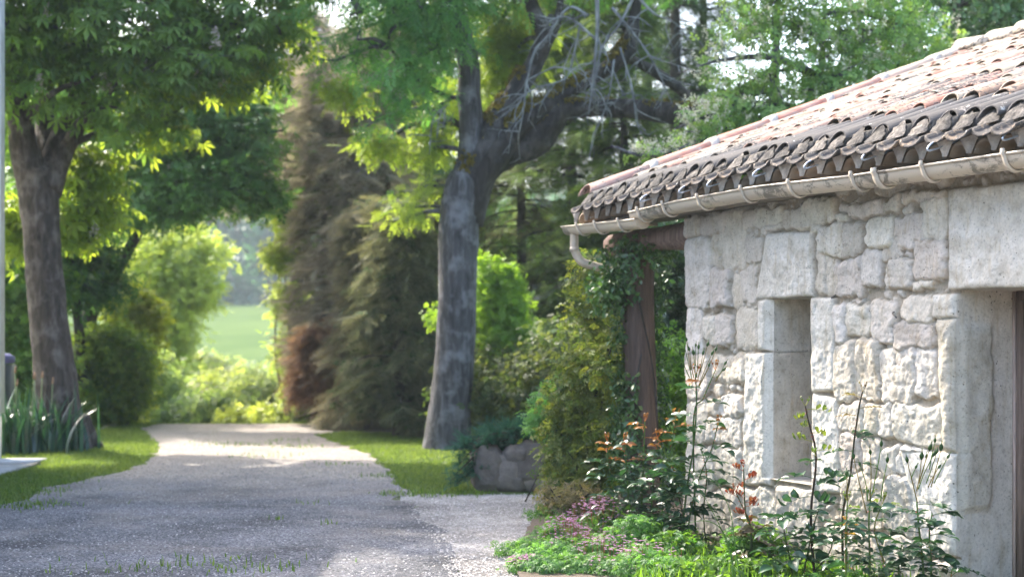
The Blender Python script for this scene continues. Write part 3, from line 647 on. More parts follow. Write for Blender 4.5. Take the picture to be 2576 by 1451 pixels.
# mortar plugs in the open ends of the first cover tiles: the grey teeth
mb = MB()
for c in range(ncol):
    s = S_END - .12 - c * PITCH; a = np.linspace(0, math.pi, 11); ww = .079 * rt.uniform(.9, 1.0)
    v = []; pk = rt.uniform(.72, 1.1)
    for hq in np.linspace(0, 1, 7):                      # leaning, pointed wedge of mortar
        wv = ww * (1 - hq ** 1.6) + .003; tv = -.070 + .078 * hq + .006 * rt.normal(); x = np.linspace(-1, 1, 9); v.append(np.stack([s + x * wv, tv + .035 * x ** 2 * (1 - hq) + .004 * rt.normal(size=9), -.008 + (.100 * pk) * hq + 0 * x], 1))
    v = np.vstack(v); mb.add(R(v[:, 0], v[:, 1], v[:, 2]), grid_faces(7, 9), np.array([1, .96, .92]) * rt.uniform(.45, 1.05))
    box(mb, (s - .08, .0, -.10), (s + .08, .10, .05), (.8, .76, .7), lambda v: R(v[:, 0], v[:, 1], v[:, 2]))
mb.build('eave_mortar', M['mortar_dark'], hut)
# lower row set back under the channels: small arches with grey mortar between (hanging teeth)
mb = MB(); LICH = []
def Rg(s, t, h): s, t, h = np.broadcast_arrays(s, t, h); return W(s, .262 - t, sag(s) - .268 + h)
for c in range(ncol):
    s = S_END - .12 - c * PITCH; tile(mb, s, -.0, .40, .178, .178, True, .0, np.array([.34, .24, .16]) * rt.uniform(.8, 1.1), lich=-.1, axis=Rg, thick=.02)
finish_tiles(mb, 'eave_course', hut)
mb = MB()
for c in range(ncol + 1):
    s = S_END - .12 + PITCH / 2 - c * PITCH; hh_ = np.array([0, .02, .05, .08, .105]); wt = np.array([.012, .028, .046, .066, .09]) * rt.uniform(.85, 1.1)
    v = []
    for tq in (-.015, .03):
        for h_, w_ in zip(hh_, wt):
            for xx in (-1, -.5, 0, .5, 1): v.append([s + xx * w_, tq - (.022 * (1 - abs(xx)) if tq < 0 else 0), h_])
    v = np.array(v); mb.add(Rg(v[:25, 0], v[:25, 1], v[:25, 2]), grid_faces(5, 5), np.array([2.1, 2., 1.9]) * rt.uniform(.7, 1.15))
box(mb, (-2.6, .02, -.03), (S_END, .36, -.0), (.95, .88, .78), lambda v: Rg(v[:, 0], v[:, 1] + .04, v[:, 2])); box(mb, (-2.6, .10, -.02), (S_END, .3, .12), (.85, .7, .56), lambda v: Rg(v[:, 0], v[:, 1], v[:, 2]))
mb.build('eave_infill', M['mortar'], hut)
# wire hooks that hold the channel tiles
for i, (x, y) in enumerate([(2576, 335), (2370, 372), (2172, 392), (2025, 412), (1908, 432), (1803, 460), (1712, 478), (1642, 498), (2770, 300)]):
    s_ = wsz(x, y, .33)[0]; sc_ = S_END - .12 - PITCH / 2 - PITCH * round((S_END - .12 - PITCH / 2 - s_) / PITCH)
    mb = MB(); tube(mb, [R(sc_, .05, -.118), R(sc_, -.08, -.112), R(sc_, -.150, -.105), R(sc_, -.168, -.082), R(sc_, -.145, -.060), R(sc_ + .0, -.115, -.062)], .0055, 7, 4, col=(1.2, 1.2, 1.25)); mb.build('tile_hook', M['zinc'], hut)
# ---------------------------------------------------------------- gutter
def gutz(s): return np.interp(s, [-2, -.735, .699, .949, 1.783, 2.78, 3.49], [2.455, 2.4745, 2.4996, 2.509, 2.538, 2.534, 2.514])
GR = .072
def gutter_run(mb, s0, s1, zf, r=GR, offc=.255, th=.004, col=(1, 1, 1)):
    ss = np.linspace(s0, s1, max(8, int((s1 - s0) / .06))); a = np.linspace(0, -math.pi, 19); rows = []
    for s in ss:
        x = offc + np.cos(a) * r; z = zf(s) + np.sin(a) * r * 1.08
        bead = [(offc + r + .008 * math.cos(b) + .004, zf(s) + .008 * math.sin(b)) for b in np.linspace(math.pi * 1.0, -math.pi * .9, 9)]
        inner = [(offc + math.cos(q) * (r - th), zf(s) + math.sin(q) * (r - th) * 1.08) for q in a[::-1]]
        pr = bead + list(zip(x, z)) + inner; rows.append(W(s, np.array([p[0] for p in pr]), np.array([p[1] for p in pr])))
    n = len(rows[0]); mb.add(np.vstack(rows), grid_faces(len(rows), n, True), col)
mb = MB(); gutter_run(mb, -2.4, 3.50, gutz)
z2 = lambda s: np.interp(s, [3.4, 4.72], [2.452, 2.490]); gutter_run(mb, 3.40, 4.72, z2, GR * .93, col=(1.08, 1.06, 1.02))
for s_, zf, r_ in ((4.72, z2, GR * .93), (3.50, gutz, GR), (3.40, z2, GR * .93)):    # stop ends
    a = np.linspace(0, -math.pi, 15); v = np.vstack([W(s_, .255, zf(s_))[None], W(np.full(15, s_), .255 + np.cos(a) * r_, zf(s_) + np.sin(a) * r_ * 1.08)]); mb.add(v, np.array([[0, i, i + 1] for i in range(1, 15)]), (1.05, 1, .95))
gut = mb.build('gutter', M['gutter'], hut)
def strap(s, zf, r, w=.022, parent=gut):
    mb = MB(); a = np.linspace(.25, -math.pi, 26); rows = []
    for ds, e in ((-w / 2, .001), (-w / 2, .010), (w / 2, .010), (w / 2, .001)):
        rr = r + e + .004; rows.append(W(s + ds, .255 + np.cos(a) * rr + (a > -.1) * .012, zf(s) + np.sin(a) * rr * 1.1 + (a > -.01) * .004))
    mb.add(np.vstack(rows), grid_faces(4, 26), (1, 1, 1)); 
    cs = np.linspace(0, 2 * math.pi, 14); v = np.vstack([W(s + ds, .255 + r + .005 + np.cos(cs) * .0135, zf(s) + .001 + np.sin(cs) * .0135) for ds in (-w / 2, w / 2)]); mb.add(v, grid_faces(2, 14, True), (1.05, 1.03, 1))
    box(mb, (s - w / 2, -.02, zf(s) - .03), (s + w / 2, .255 - r - .002, zf(s) - .005), (.9, .9, .9), lambda v: W(v[:, 0], v[:, 1], v[:, 2]))
    subpart('gutter_bracket', mb, M['bracket'], parent)
for x, y in ((2528, 420), (2322, 440), (2203, 455), (2145, 460), (1987, 480), (1867, 500), (1757, 515), (1669, 530), (1606, 545)):
    s_ = wsz(x, 440, .33)[0]; strap(float(s_), gutz, GR, .045 if x == 2203 else .024)
for x in (1556, 1497, 1452): strap(float(wsz(x, 570, .33)[0]), z2, GR * .93)
strap(-1.35, gutz, GR)
mb = MB(); sp = float(wsz(1446, 600, .25)[0]); z0 = float(z2(sp)) - .06
tube(mb, [W(sp, .255, z0 + .03), W(sp, .255, z0 - .05), W(sp, .25, z0 - .14), W(sp - .02, .20, z0 - .235), W(sp - .06, .10, z0 - .275), W(sp - .12, -.02, z0 - .31)], [.036, .036, .036, .037, .037, .037], 18, 6, col=(1, .93, .86))
tube(mb, [W(sp, .255, z0 - .115), W(sp, .254, z0 - .15)], .040, 18, 1, col=(1, .93, .86)); tube(mb, [W(sp - .12, -.02, z0 - .31), W(4.40, -.12, z0 - .38), W(4.27, -.2, z0 - .5), W(4.26, -.2, .05)], .036, 14, 4, col=(1, .9, .8)); tube(mb, [W(sp, .255, z0 + .045), W(sp, .255, z0 + .0)], [.046, .038], 18, 1, col=(1, .93, .86))
o = mb.build('downpipe', M['bracket'], hut)
# lean-to end: timber post, plate beam, struts
mb = MB()
bp = [W(s, -.10 + .02 * math.sin(s * 5), 2.34) for s in np.linspace(3.1, 4.6, 8)]
tube(mb, bp, [.105, .11, .112, .10, .10, .102, .098, .095], 9, 3, .10, 5, (1.2, 1.05, 1.)); mb.build('beam', M['wood'], hut)
mb = MB(); sP = 4.08; tube(mb, [W(sP - .03, -.10, 0), W(sP - .02, -.10, .8), W(sP + .02, -.10, 1.6), W(sP + .03, -.10, 2.3)], [.155, .135, .128, .122], 16, 6, .012, 5, (.52, .44, .39)); mb.build('post', M['wood'], hut)
mb = MB()
for s_ in (3.55, 4.2): tube(mb, [W(s_, .20, 2.57), W(s_, -1.5, 3.17)], .045, 7, 3, .06, 5); 
mb.build('rafter', M['wood'], hut)
# ================================================================ TREES
def offs(name, f):  # small jitter helper
    return f
def px_path(pts):   # [(x, y, D, r)] -> path, radii
    return [P(a, b, d) for a, b, d, r in pts], [r for a, b, d, r in pts]
def crown_cl(lst):  # [(x, y, D, rx, rz[, w])] with radii in metres (ry = rx)
    return [(P(l[0], l[1], l[2]), (l[3], l[3] * (l[6] if len(l) > 6 else .9), l[4]), l[5] if len(l) > 5 else 1.) for l in lst]
def join_branches(mb, trunk_pts, trunk_r, clumps, amp=.08, rmax=.07, sides=6, seed=0, minz=1.5):
    r = np.random.default_rng(seed); tp = np.asarray(trunk_pts)
    for c in clumps:
        ctr = np.asarray(c[0]); d = np.linalg.norm(tp - ctr, axis=1) + np.where(tp[:, 2] > ctr[2] + .3, 3, 0) + np.where(tp[:, 2] < minz, 5, 0)
        i = int(np.argmin(d)); a = tp[i]; b = ctr; L = np.linalg.norm(b - a)
        ra = min(rmax, .02 + .025 * L)
        mid = a * .5 + b * .5 + np.array([r.normal(0, .08) * L, r.normal(0, .08) * L, .10 * L])
        tube(mb, [a, mid, b, b + (b - a) * .15 + r.normal(0, .1, 3)], [ra, ra * .75, ra * .45, ra * .15], sides, 4, amp, 8)

G_MID1, G_MID2 = (.035, .085, .022), (.07, .14, .035)
def tree(name, label, cat, base, trunk, clumps, n, per, spray, tmpl, size, c1, c2, seed, bark='bark_dark', leaf='leaf', group=None, extra=None, ntw=140, rmax=.06, amp=.10, **kw):
    t = thing(name, label, cat, base, group)
    mb = MB(); tp, tr = px_path(trunk) if trunk[0][2] > 15 else ([np.array(q[:3]) for q in trunk], [q[3] for q in trunk])
    tube(mb, tp, tr, 14, 6, amp, 4)
    fine = catmull(np.array(tp), 6)
    join_branches(mb, fine, tr, clumps, seed=seed, rmax=rmax, minz=base[2] + .8)
    if extra: extra(mb, t)
    cr = MB(); foliage(cr, clumps, n, per, spray, tmpl, size, c1, c2, seed, twigs=(mb, .012, ntw), **kw)
    tk = mb.build('trunk', M[bark], t); o = cr.build('crown', M[leaf], t, smooth=False)
    return t

# ---- horse chestnut, left -------------------------------------------------
D = 20.
trunk = [(172, 1140, D, .38), (160, 1085, D, .32), (140, 960, D, .29), (118, 760, D, .265), (105, 600, D, .255), (98, 500, D, .27), (92, 430, D, .30)]
cl = crown_cl([(60, 60, 19.6, 1.5, .9), (250, 40, 19.2, 1.4, .8), (420, 40, 19.4, 1.2, .8), (600, 60, 19.8, 1.1, .55), (70, 200, 19.2, .8, .5), (300, 200, 19.4, 1.0, .6), (420, 120, 19.0, .9, .5),
  (280, 270, 19.2, .55, .25), (330, 330, 20.5, .6, .3, 1.1), (420, 290, 20.6, .45, .2), (0, 320, 20.8, .5, .4), (560, 150, 19.8, .8, .4), (680, 60, 20, .7, .35),
  (120, -180, 20.4, 2.2, 1.0), (400, -160, 20.4, 2.2, 1.0), (650, -90, 20.6, 1.4, .6), (-150, 0, 20, 2.0, 1.3), (-200, -250, 21, 2.4, 1.4), (150, -420, 21, 2.4, 1.3), (-120, 250, 20, .9, .9), (100, -700, 20.5, 2.6, 1.5), (-300, -600, 19.5, 2.4, 1.6), (450, -600, 20.5, 2., 1.3), (-450, -250, 18.5, 1.8, 1.5)])  # highest clumps, out of frame, added to shade the drive
low = crown_cl([(220, 450, 20.8, .50, .28), (240, 390, 20.9, .45, .16), (200, 560, 20.7, .40, .28), (260, 520, 20.9, .32, .22), (230, 610, 20.8, .25, .10), (30, 560, 20.8, .35, .5), (425, 290, 21, .22, .12), (380, 245, 21, .5, .25), (470, 210, 21, .5, .2), (640, 160, 20.6, .5, .25), (730, 130, 20.8, .35, .2), (430, 340, 21.2, .4, .2), (520, 170, 20.8, .4, .2), (610, 215, 21, .35, .2), (460, 90, 20.9, .5, .3), (330, 130, 20.8, .5, .3), (130, 140, 20.7, .5, .3), (690, 60, 20.9, .4, .25)])
def chest_extra(mb, t):
    p, r = px_path([(112, 480, D, .24), (150, 380, D + .2, .21), (190, 290, D + .4, .18), (215, 160, D + .6, .14), (260, -20, D + 1, .10)]); tube(mb, p, r, 12, 6, .12, 5)
    p, r = px_path([(90, 460, D, .26), (62, 380, D - .1, .20), (48, 280, D - .2, .17), (20, 120, D - .2, .13), (-30, -100, D, .09)]); tube(mb, p, r, 12, 6, .12, 5)
    p, r = px_path([(95, 440, D, .2), (112, 390, D + .3, .16), (116, 250, D + .8, .12), (140, -100, D + 1, .10)]); tube(mb, p, r, 10, 6, .12, 5)
    for pts in ([(210, 180, D + .6, .09), (330, 130, D + .4, .06), (470, 110, D + .4, .045), (620, 90, D + .3, .02)], [(190, 300, D + .4, .07), (290, 330, D + .7, .04), (400, 270, D + 1, .03), (470, 220, D + 1.1, .02)],
                [(150, 390, D + .4, .05), (205, 450, D + .8, .03), (230, 560, D + .8, .02), (235, 600, D + .8, .01)], [(60, 300, D - .2, .07), (140, 230, D - .7, .04), (250, 190, D - .8, .02)]):
        p, r = px_path(pts); tube(mb, p, r, 7, 5, .1, 8)
    for a in (.3, -.6, 2.4, 3.6, 5.0):                  # root flare
        b = P(172, 1140, D); b[2] = 0; tube(mb, [b + np.array([.16 * math.cos(a), .16 * math.sin(a), .45]), b + np.array([.30 * math.cos(a), .30 * math.sin(a), .12]), b + np.array([.48 * math.cos(a), .48 * math.sin(a), -.04])], [.13, .12, .05], 8, 4, .12, 6)
base = P(172, 1129, D); base[2] = 0
t = thing('horse_chestnut_tree', 'large horse chestnut with leaning brown trunk and pale flower candles beside the white house', 'tree', base)
mb = MB(); p, r = px_path(trunk); p[0][2] = -.05; tube(mb, p, r, 20, 8, .11, 5); chest_extra(mb, t); join_branches(mb, np.array([P(215, 160, D + .6), P(48, 280, D - .2), P(400, 120, D + .4), P(260, -20, D + 1), P(-30, -100, D), P(150, 380, D + .2)]), None, cl, seed=3, rmax=.05)
cr = MB(); foliage(cr, cl, 2700, 5, .20, T_CHEST, .19, (.045, .09, .022), (.10, .17, .035), 1, twigs=(mb, .012, 200), up=1.0, out=.5, rnd=.35, droop=.45)
foliage(cr, low, 520, 4, .12, T_CHEST, .19, (.11, .17, .025), (.17, .22, .035), 2, twigs=(mb, .010, 110), up=.9, out=.4, rnd=.35, droop=.5)  # yellower leaf colour paints these clumps as sunlit
mb.build('trunk', M['bark_brown'], t); crown = cr.build('crown', M['leaf'], t, False)
rc = np.random.default_rng(5)
for x, y, d in ((118, 30, 18.6), (542, 95, 19.0), (560, 195, 19.8), (370, 160, 19.6), (345, 215, 19.9), (425, 165, 20), (238, 575, 20.6), (405, 262, 20.6), (430, 160, 20.2), (500, 170, 20.2), (268, 205, 19.2), (100, 210, 18.8)):
    mb = MB(); c = P(x, y, d); n = 90; tt = rc.random(n); rad = .055 * (1 - tt * .85) + .008; a = rc.random(n) * 6.28
    pos = c + np.stack([np.cos(a) * rad, np.sin(a) * rad, (tt - .5) * .26], 1)
    scatter(mb, *T_LEAF, pos, rc.normal(size=(n, 3)), rc.normal(size=(n, 3)), rc.uniform(.03, .05, n), lerpcol((.55, .42, .38), (.75, .66, .58), n, rc)); tube(mb, [c - [0, 0, .16], c + [0, 0, .12]], .006, 5, 1, col=(.2, .3, .1))
    mb.build('flower_candle', M['petal'], t, False)

# ---- the forked old tree in the middle -----------------------------------
D = 19.9; base = P(1128, 1130, D); base[2] = 0
t = thing('forked_old_tree', 'old forked tree with straight grey trunk, mossy heavy limbs and dead lichened twigs', 'tree', base)
mb = MB()
p, r = px_path([(1126, 1145, D, .37), (1128, 1090, D, .32), (1138, 980, D, .285), (1148, 800, D, .27), (1152, 640, D, .275), (1156, 540, D, .285), (1164, 490, D, .29), (1172, 450, D, .25), (1178, 425, D, .12)])
p[0][2] = -.05; tube(mb, p, r, 24, 8, .08, 5)
limbs = [[(1158, 540, D, .22), (1168, 470, D, .22), (1183, 400, D, .185), (1186, 330, D, .175), (1180, 240, D, .165), (1178, 160, D, .155), (1160, 90, D, .15), (1148, 20, D, .12), (1140, -120, D, .09), (1110, -300, D, .06)],
 [(1175, 520, D, .28), (1198, 430, D, .29), (1230, 360, D, .26), (1262, 290, D, .20), (1310, 215, D, .18), (1350, 150, D, .17), (1368, 90, D, .15), (1340, 20, D - .1, .12), (1320, -100, D, .09), (1350, -250, D, .06)],
 [(1172, 540, D, .28), (1194, 460, D, .31), (1235, 400, D, .29), (1290, 330, D, .24), (1340, 285, D, .19), (1420, 235, D + .1, .15), (1500, 190, D + .1, .13), (1570, 140, D, .16), (1590, 90, D, .13), (1600, 20, D, .09), (1640, -120, D, .06)],
 [(1175, 560, D + .05, .24), (1205, 440, D + .1, .26), (1270, 385, D + .2, .24), (1340, 355, D + .2, .25), (1375, 315, D + .2, .24), (1420, 275, D + .1, .17), (1500, 272, D, .13), (1600, 275, D - .3, .14), (1690, 285, D - .8, .15), (1745, 285, D - 1.3, .15), (1850, 250, D - 1.8, .12), (1950, 180, D - 2, .08)],
 [(1340, 360, D + .15, .16), (1372, 360, D + .1, .12), (1384, 372, D + .1, .03)],
 [(1335, 180, D, .09), (1370, 120, D - .2, .09), (1400, 60, D - .3, .08), (1410, 0, D - .3, .06), (1420, -120, D, .03)],
 [(1560, 140, D, .10), (1610, 160, D + .3, .09), (1690, 210, D + .6, .10), (1740, 250, D + .8, .08)],
 [(1185, 330, D, .07), (1130, 300, D + .2, .06), (1080, 270, D + .3, .05), (1020, 260, D + .4, .03)], [(1175, 250, D, .05), (1120, 240, D - .2, .04), (1050, 200, D - .4, .03), (980, 120, D - .5, .02)],
 [(1150, 60, D, .06), (1080, 20, D - .4, .05), (980, 0, D - .6, .04), (880, 40, D - .8, .02)]]
lp = []
for l in limbs:
    p, r = px_path(l); r = [q * (1 if l is limbs[0] or l is limbs[3] else .8) for q in r]; tube(mb, p, r, 14 if r[0] > .1 else 8, 6, .13, 5, (1, 1, 1) if l is limbs[0] else (.62, .58, .54) if l is limbs[1] else (.42, .37, .32)); lp += list(catmull(np.array(p), 4))
lp = np.array(lp)
for a in (0, 1.3, 2.6, 3.7, 5.2):
    b = base.copy(); tube(mb, [b + np.array([.14 * math.cos(a), .14 * math.sin(a), .4]), b + np.array([.25 * math.cos(a), .25 * math.sin(a), .10]), b + np.array([.36 * math.cos(a), .36 * math.sin(a), -.04])], [.12, .10, .05], 8, 4, .12, 6)
cl = crown_cl([(1000, 60, 19.2, .75, .55), (900, 100, 19.0, .6, .4), (1060, 20, 19.0, .9, .4), (1000, 170, 19.0, .55, .4), (1060, 250, 19.1, .45, .25), (900, 30, 19.2, .7, .35), (1100, 120, 19.3, .5, .4), (960, 300, 19.3, .3, .15), (850, 150, 19.4, .45, .2), (1150, -60, 19.4, 1.3, .5),
  (900, -100, 19.5, 1.2, .6), (1400, -120, 19.8, 1.5, .6), (1250, -250, 20.5, 2.2, 1.), (1600, -150, 20, 1.6, .7), (950, -300, 20.5, 1.8, .9), (1600, -350, 20.5, 2, .9), (1250, -500, 21, 2.2, 1.), (800, -60, 19.8, .8, .3)])
cy = crown_cl([(1260, 60, 20.8, .45, .4), (1230, 150, 20.8, .35, .35), (1260, 230, 20.9, .35, .3), (1300, 130, 20.9, .35, .35), (960, 360, 20.2, .36, .16), (1060, 385, 20.2, .36, .12), (1040, 520, 20.0, .30, .14), (1065, 470, 20, .25, .12), (1000, 555, 20, .2, .06), (860, 230, 20.2, .4, .2), (1110, 350, 20.3, .3, .15), (1400, 60, 21, .5, .3), (1080, 300, 20.2, .3, .15), (1150, 240, 20.5, .3, .2)])
join_branches(mb, lp, None, cl + cy, seed=8, rmax=.05)
cr = MB(); foliage(cr, cl, 2100, 6, .16, T_PINN, .23, (.045, .13, .04), (.09, .20, .06), 3, twigs=(mb, .009, 240), up=.9, out=.4, rnd=.45, droop=.35)
foliage(cr, cy, 560, 5, .11, T_PINN, .20, (.105, .165, .03), (.17, .225, .045), 4, twigs=(mb, .008, 90), up=.8, out=.5, rnd=.5, droop=.3)  # brighter yellow-green leaf colour stands in for backlight on these patches
mb.build('trunk', M['bark'], t); cr.build('crown', M['leaf'], t, False)
# moss on the limbs and dead, lichened twigs hanging from them
def deadbranch(pts, seed, n=26, rr=.019):
    r = np.random.default_rng(seed); p, ra = px_path(pts); ra = [q * .72 for q in ra]; m_ = MB(); tube(m_, p, ra, 7, 5, .18, 14); q = catmull(np.array(p), 8); L = len(q)
    for i in range(n):
        j = r.integers(2, L - 1); a = q[j]; T = nrm(q[min(j + 1, L - 1)] - q[j - 1]); d = nrm(T * .6 + r.normal(size=3) * [.8, .5, .7] + [0, 0, -.35]); l = r.uniform(.15, .5)
        b = a + d * l * .5 + r.normal(0, .03, 3); c = a + d * l + np.array([0, 0, -.08 * l]) + r.normal(0, .05, 3); tube(m_, [a, b, c], [rr * .5, rr * .35, rr * .18], 5, 4, .2, 20)
        for k in range(2):
            a2 = b + (c - b) * r.random(); e = nrm(d + r.normal(size=3) * .8) * r.uniform(.06, .2); tube(m_, [a2, a2 + e * .5 + r.normal(0, .01, 3), a2 + e], [rr * .25, rr * .2, rr * .1], 4, 2)
    m_.build('dead_branch', M['lichen_twig'], t)
d = 18.6
for i, l in enumerate([[(1500, -60, d, .045), (1503, 60, d, .04), (1498, 140, d, .032), (1490, 220, d, .022), (1480, 290, d, .012)], [(1480, 40, d, .028), (1430, 20, d, .026), (1380, 90, d, .026), (1345, 130, d, .024), (1325, 210, d, .02), (1318, 270, d, .016), (1305, 340, d, .01)],
  [(1500, 100, d, .026), (1440, 50, d, .02), (1400, 40, d, .014)], [(1600, -20, d, .03), (1560, 60, d, .026), (1520, 110, d, .02), (1500, 180, d, .016), (1490, 260, d, .008)], [(1540, 20, d, .025), (1620, 120, d, .022), (1660, 190, d, .016), (1690, 260, d, .008)],
  [(1460, 60, d + .2, .02), (1440, 150, d + .2, .018), (1420, 200, d, .014), (1350, 220, d, .01), (1300, 250, d, .006)], [(1560, 120, d, .02), (1590, 220, d, .015), (1600, 300, d, .01), (1620, 350, d, .005)], [(1130, 260, 19.2, .015), (1090, 300, 19, .012), (1080, 390, 19, .006)],
  [(1330, 200, d, .016), (1400, 170, d, .014), (1470, 190, d, .01), (1500, 240, d, .006)], [(1545, 150, d, .018), (1530, 250, d, .012), (1500, 330, d, .007), (1480, 400, d, .004)], [(1560, -60, d, .03), (1640, 30, d, .022), (1700, 60, d, .014), (1740, 110, d, .006)]]):
    deadbranch(l, 40 + i, 15 if i < 6 else 9)
m_ = MB(); rm = np.random.default_rng(9)
for l, lo, hi in ((limbs[3], .35, .95), (limbs[2], .3, .8), (limbs[1], .1, .5)):
    p, r = px_path(l); q = catmull(np.hstack([np.array(p), np.array(r)[:, None]]), 10); i = rm.integers(int(lo * len(q)), int(hi * len(q)), 2600); a = rm.uniform(.3, 2.6, 2600); T = nrm(np.gradient(q[:, :3], axis=0))[i]; U = nrm(np.cross(T, [0, 1, 0])); U[U[:, 2] < 0] *= -1; V = np.cross(T, U)
    n_ = U * np.sin(a)[:, None] + V * np.cos(a)[:, None]; pos = q[i, :3] + n_ * q[i, 3:4] * .95; keep = fbm(pos * 4, 2) > -.1
    scatter(m_, *T_LEAF, pos[keep], rm.normal(size=(keep.sum(), 3)), n_[keep], rm.uniform(.04, .08, keep.sum()), lerpcol((.10, .08, .015), (.22, .17, .03), keep.sum(), rm))
m_.build('moss', M['needle'], t, False)

# ---- leaning round tree behind the chestnut ---------------------------------
D = 26.
tree('spreading_tree', 'rounded green tree on a dark leaning trunk arching over the drive', 'tree', P(222, 1055, 26.) * [1, 1, 0],
  [(232, 1060, D, .20), (222, 940, D, .18), (218, 830, D, .17), (240, 760, D, .14), (290, 690, D, .11), (345, 590, D, .09), (420, 480, D, .07), (480, 400, D, .05)],
  crown_cl([(350, 420, 26, 1.1, .8), (470, 480, 25.6, 1.0, .55), (560, 470, 25.8, .9, .55), (610, 380, 26, .75, .75), (560, 300, 26.2, .9, .7), (440, 330, 26, 1.1, .8), (640, 260, 26.3, .6, .6), (650, 500, 26, .45, .3), (330, 520, 25.6, .8, .4), (250, 540, 26.4, .5, .5), (240, 420, 26.6, .9, .8), (500, 200, 26.6, .9, .5), (700, 330, 26.4, .35, .4), (400, 540, 25.6, .7, .25), (690, 480, 26.2, .35, .25), (300, 200, 27, 1.6, .9)]),
  3900, 3, .14, T_SPRIG, .20, (.045, .11, .03), (.09, .18, .06), 11, up=.9, rnd=.5, ntw=160)
tree('slender_tree', 'slim dark stemmed tree rising between the chestnut trunk and the sunlit shrub', 'tree', P(190, 1065, 25) * [1, 1, 0],
  [(215, 1065, 25, .11), (205, 900, 25, .09), (190, 760, 25, .08), (175, 640, 25, .06), (170, 520, 25, .03)], crown_cl([(200, 700, 25, .5, .6), (150, 620, 25.2, .6, .6), (250, 640, 25.2, .45, .35), (270, 720, 25.4, .4, .35)]),
  650, 3, .14, T_SPRIG, .18, (.02, .06, .02), (.05, .11, .03), 12, ntw=60)

def shrub(name, label, base, clumps, n, per, spray, tmpl, size, c1, c2, seed, cat='shrub', leaf='leaf', stems=7, bark='bark_dark', rs=.03, group=None, **kw):
    base = np.array(base, float); t = thing(name, label, cat, base, group); mb = MB(); r = np.random.default_rng(seed)
    for c in (clumps * 3)[:max(stems, min(len(clumps), 14))]:
        b = base + [r.normal(0, .15), r.normal(0, .15), -.03]; e = np.asarray(c[0]); tube(mb, [b, (b + e) / 2 + r.normal(0, .1, 3), e], [rs, rs * .7, rs * .3], 6, 4, .1, 8)
    cr = MB(); foliage(cr, clumps, n, per, spray, tmpl, size, c1, c2, seed, twigs=(mb, .008, 60), **kw)
    mb.build('stem', M[bark], t); cr.build('foliage', M[leaf], t, False); return t
def gb(x, D): p = P(x, 860, D); p[2] = float(tz(p[0], p[1])); return p

shrub('hedge_shrub', 'dark green dense shrub filling the space left of the chestnut trunk', gb(40, 23.5), crown_cl([(20, 800, 23.5, .8, .9), (60, 950, 23.2, .8, .7), (-20, 1000, 23.2, .8, .6), (80, 700, 24, .7, .7), (0, 640, 24, .8, .7), (60, 540, 24.5, .8, .6), (-60, 820, 24, 1, 1.2)]), 3000, 3, .14, T_SPRIG, .16, (.035, .085, .018), (.09, .16, .03), 21)
shrub('hedge_shrub', 'dark green shrub with sunlit yellow rim right of the chestnut trunk', gb(270, 25.5), crown_cl([(240, 1000, 25.4, .75, .55), (260, 900, 25.5, .75, .6), (300, 960, 25.5, .6, .7), (300, 880, 25.2, .5, .4)]), 2600, 3, .13, T_SPRIG, .15, (.05, .10, .02), (.14, .19, .035), 22)
shrub('golden_shrub', 'bright yellow green sunlit shrub leaning out at the left edge of the drive', gb(335, 27), crown_cl([(330, 800, 27, .45, .5), (360, 820, 27, .35, .35), (310, 740, 27.3, .4, .35), (340, 900, 27, .4, .5), (310, 1000, 27, .45, .45), (290, 1040, 26.8, .3, .25), (350, 760, 27.2, .35, .2)]), 1500, 4, .12, T_SPRIG, .15, (.13, .17, .02), (.22, .24, .04), 23)
shrub('yellow_willow', 'pale yellow green bushy tree seen through the arch, left of the field', gb(440, 38), crown_cl([(420, 680, 38, 1.3, 1.1), (480, 730, 37.5, .75, .7), (380, 800, 37.5, .9, 1.0), (410, 840, 37, .85, .9), (410, 960, 36.5, 1.0, .8), (520, 640, 38.5, .7, .5), (480, 1000, 36, .9, .7), (350, 620, 39, .9, .8), (420, 580, 39, 1.0, .5)]), 4200, 3, .2, T_SPRIG, .22, (.15, .20, .05), (.25, .27, .08), 24, cat='tree', rs=.07)
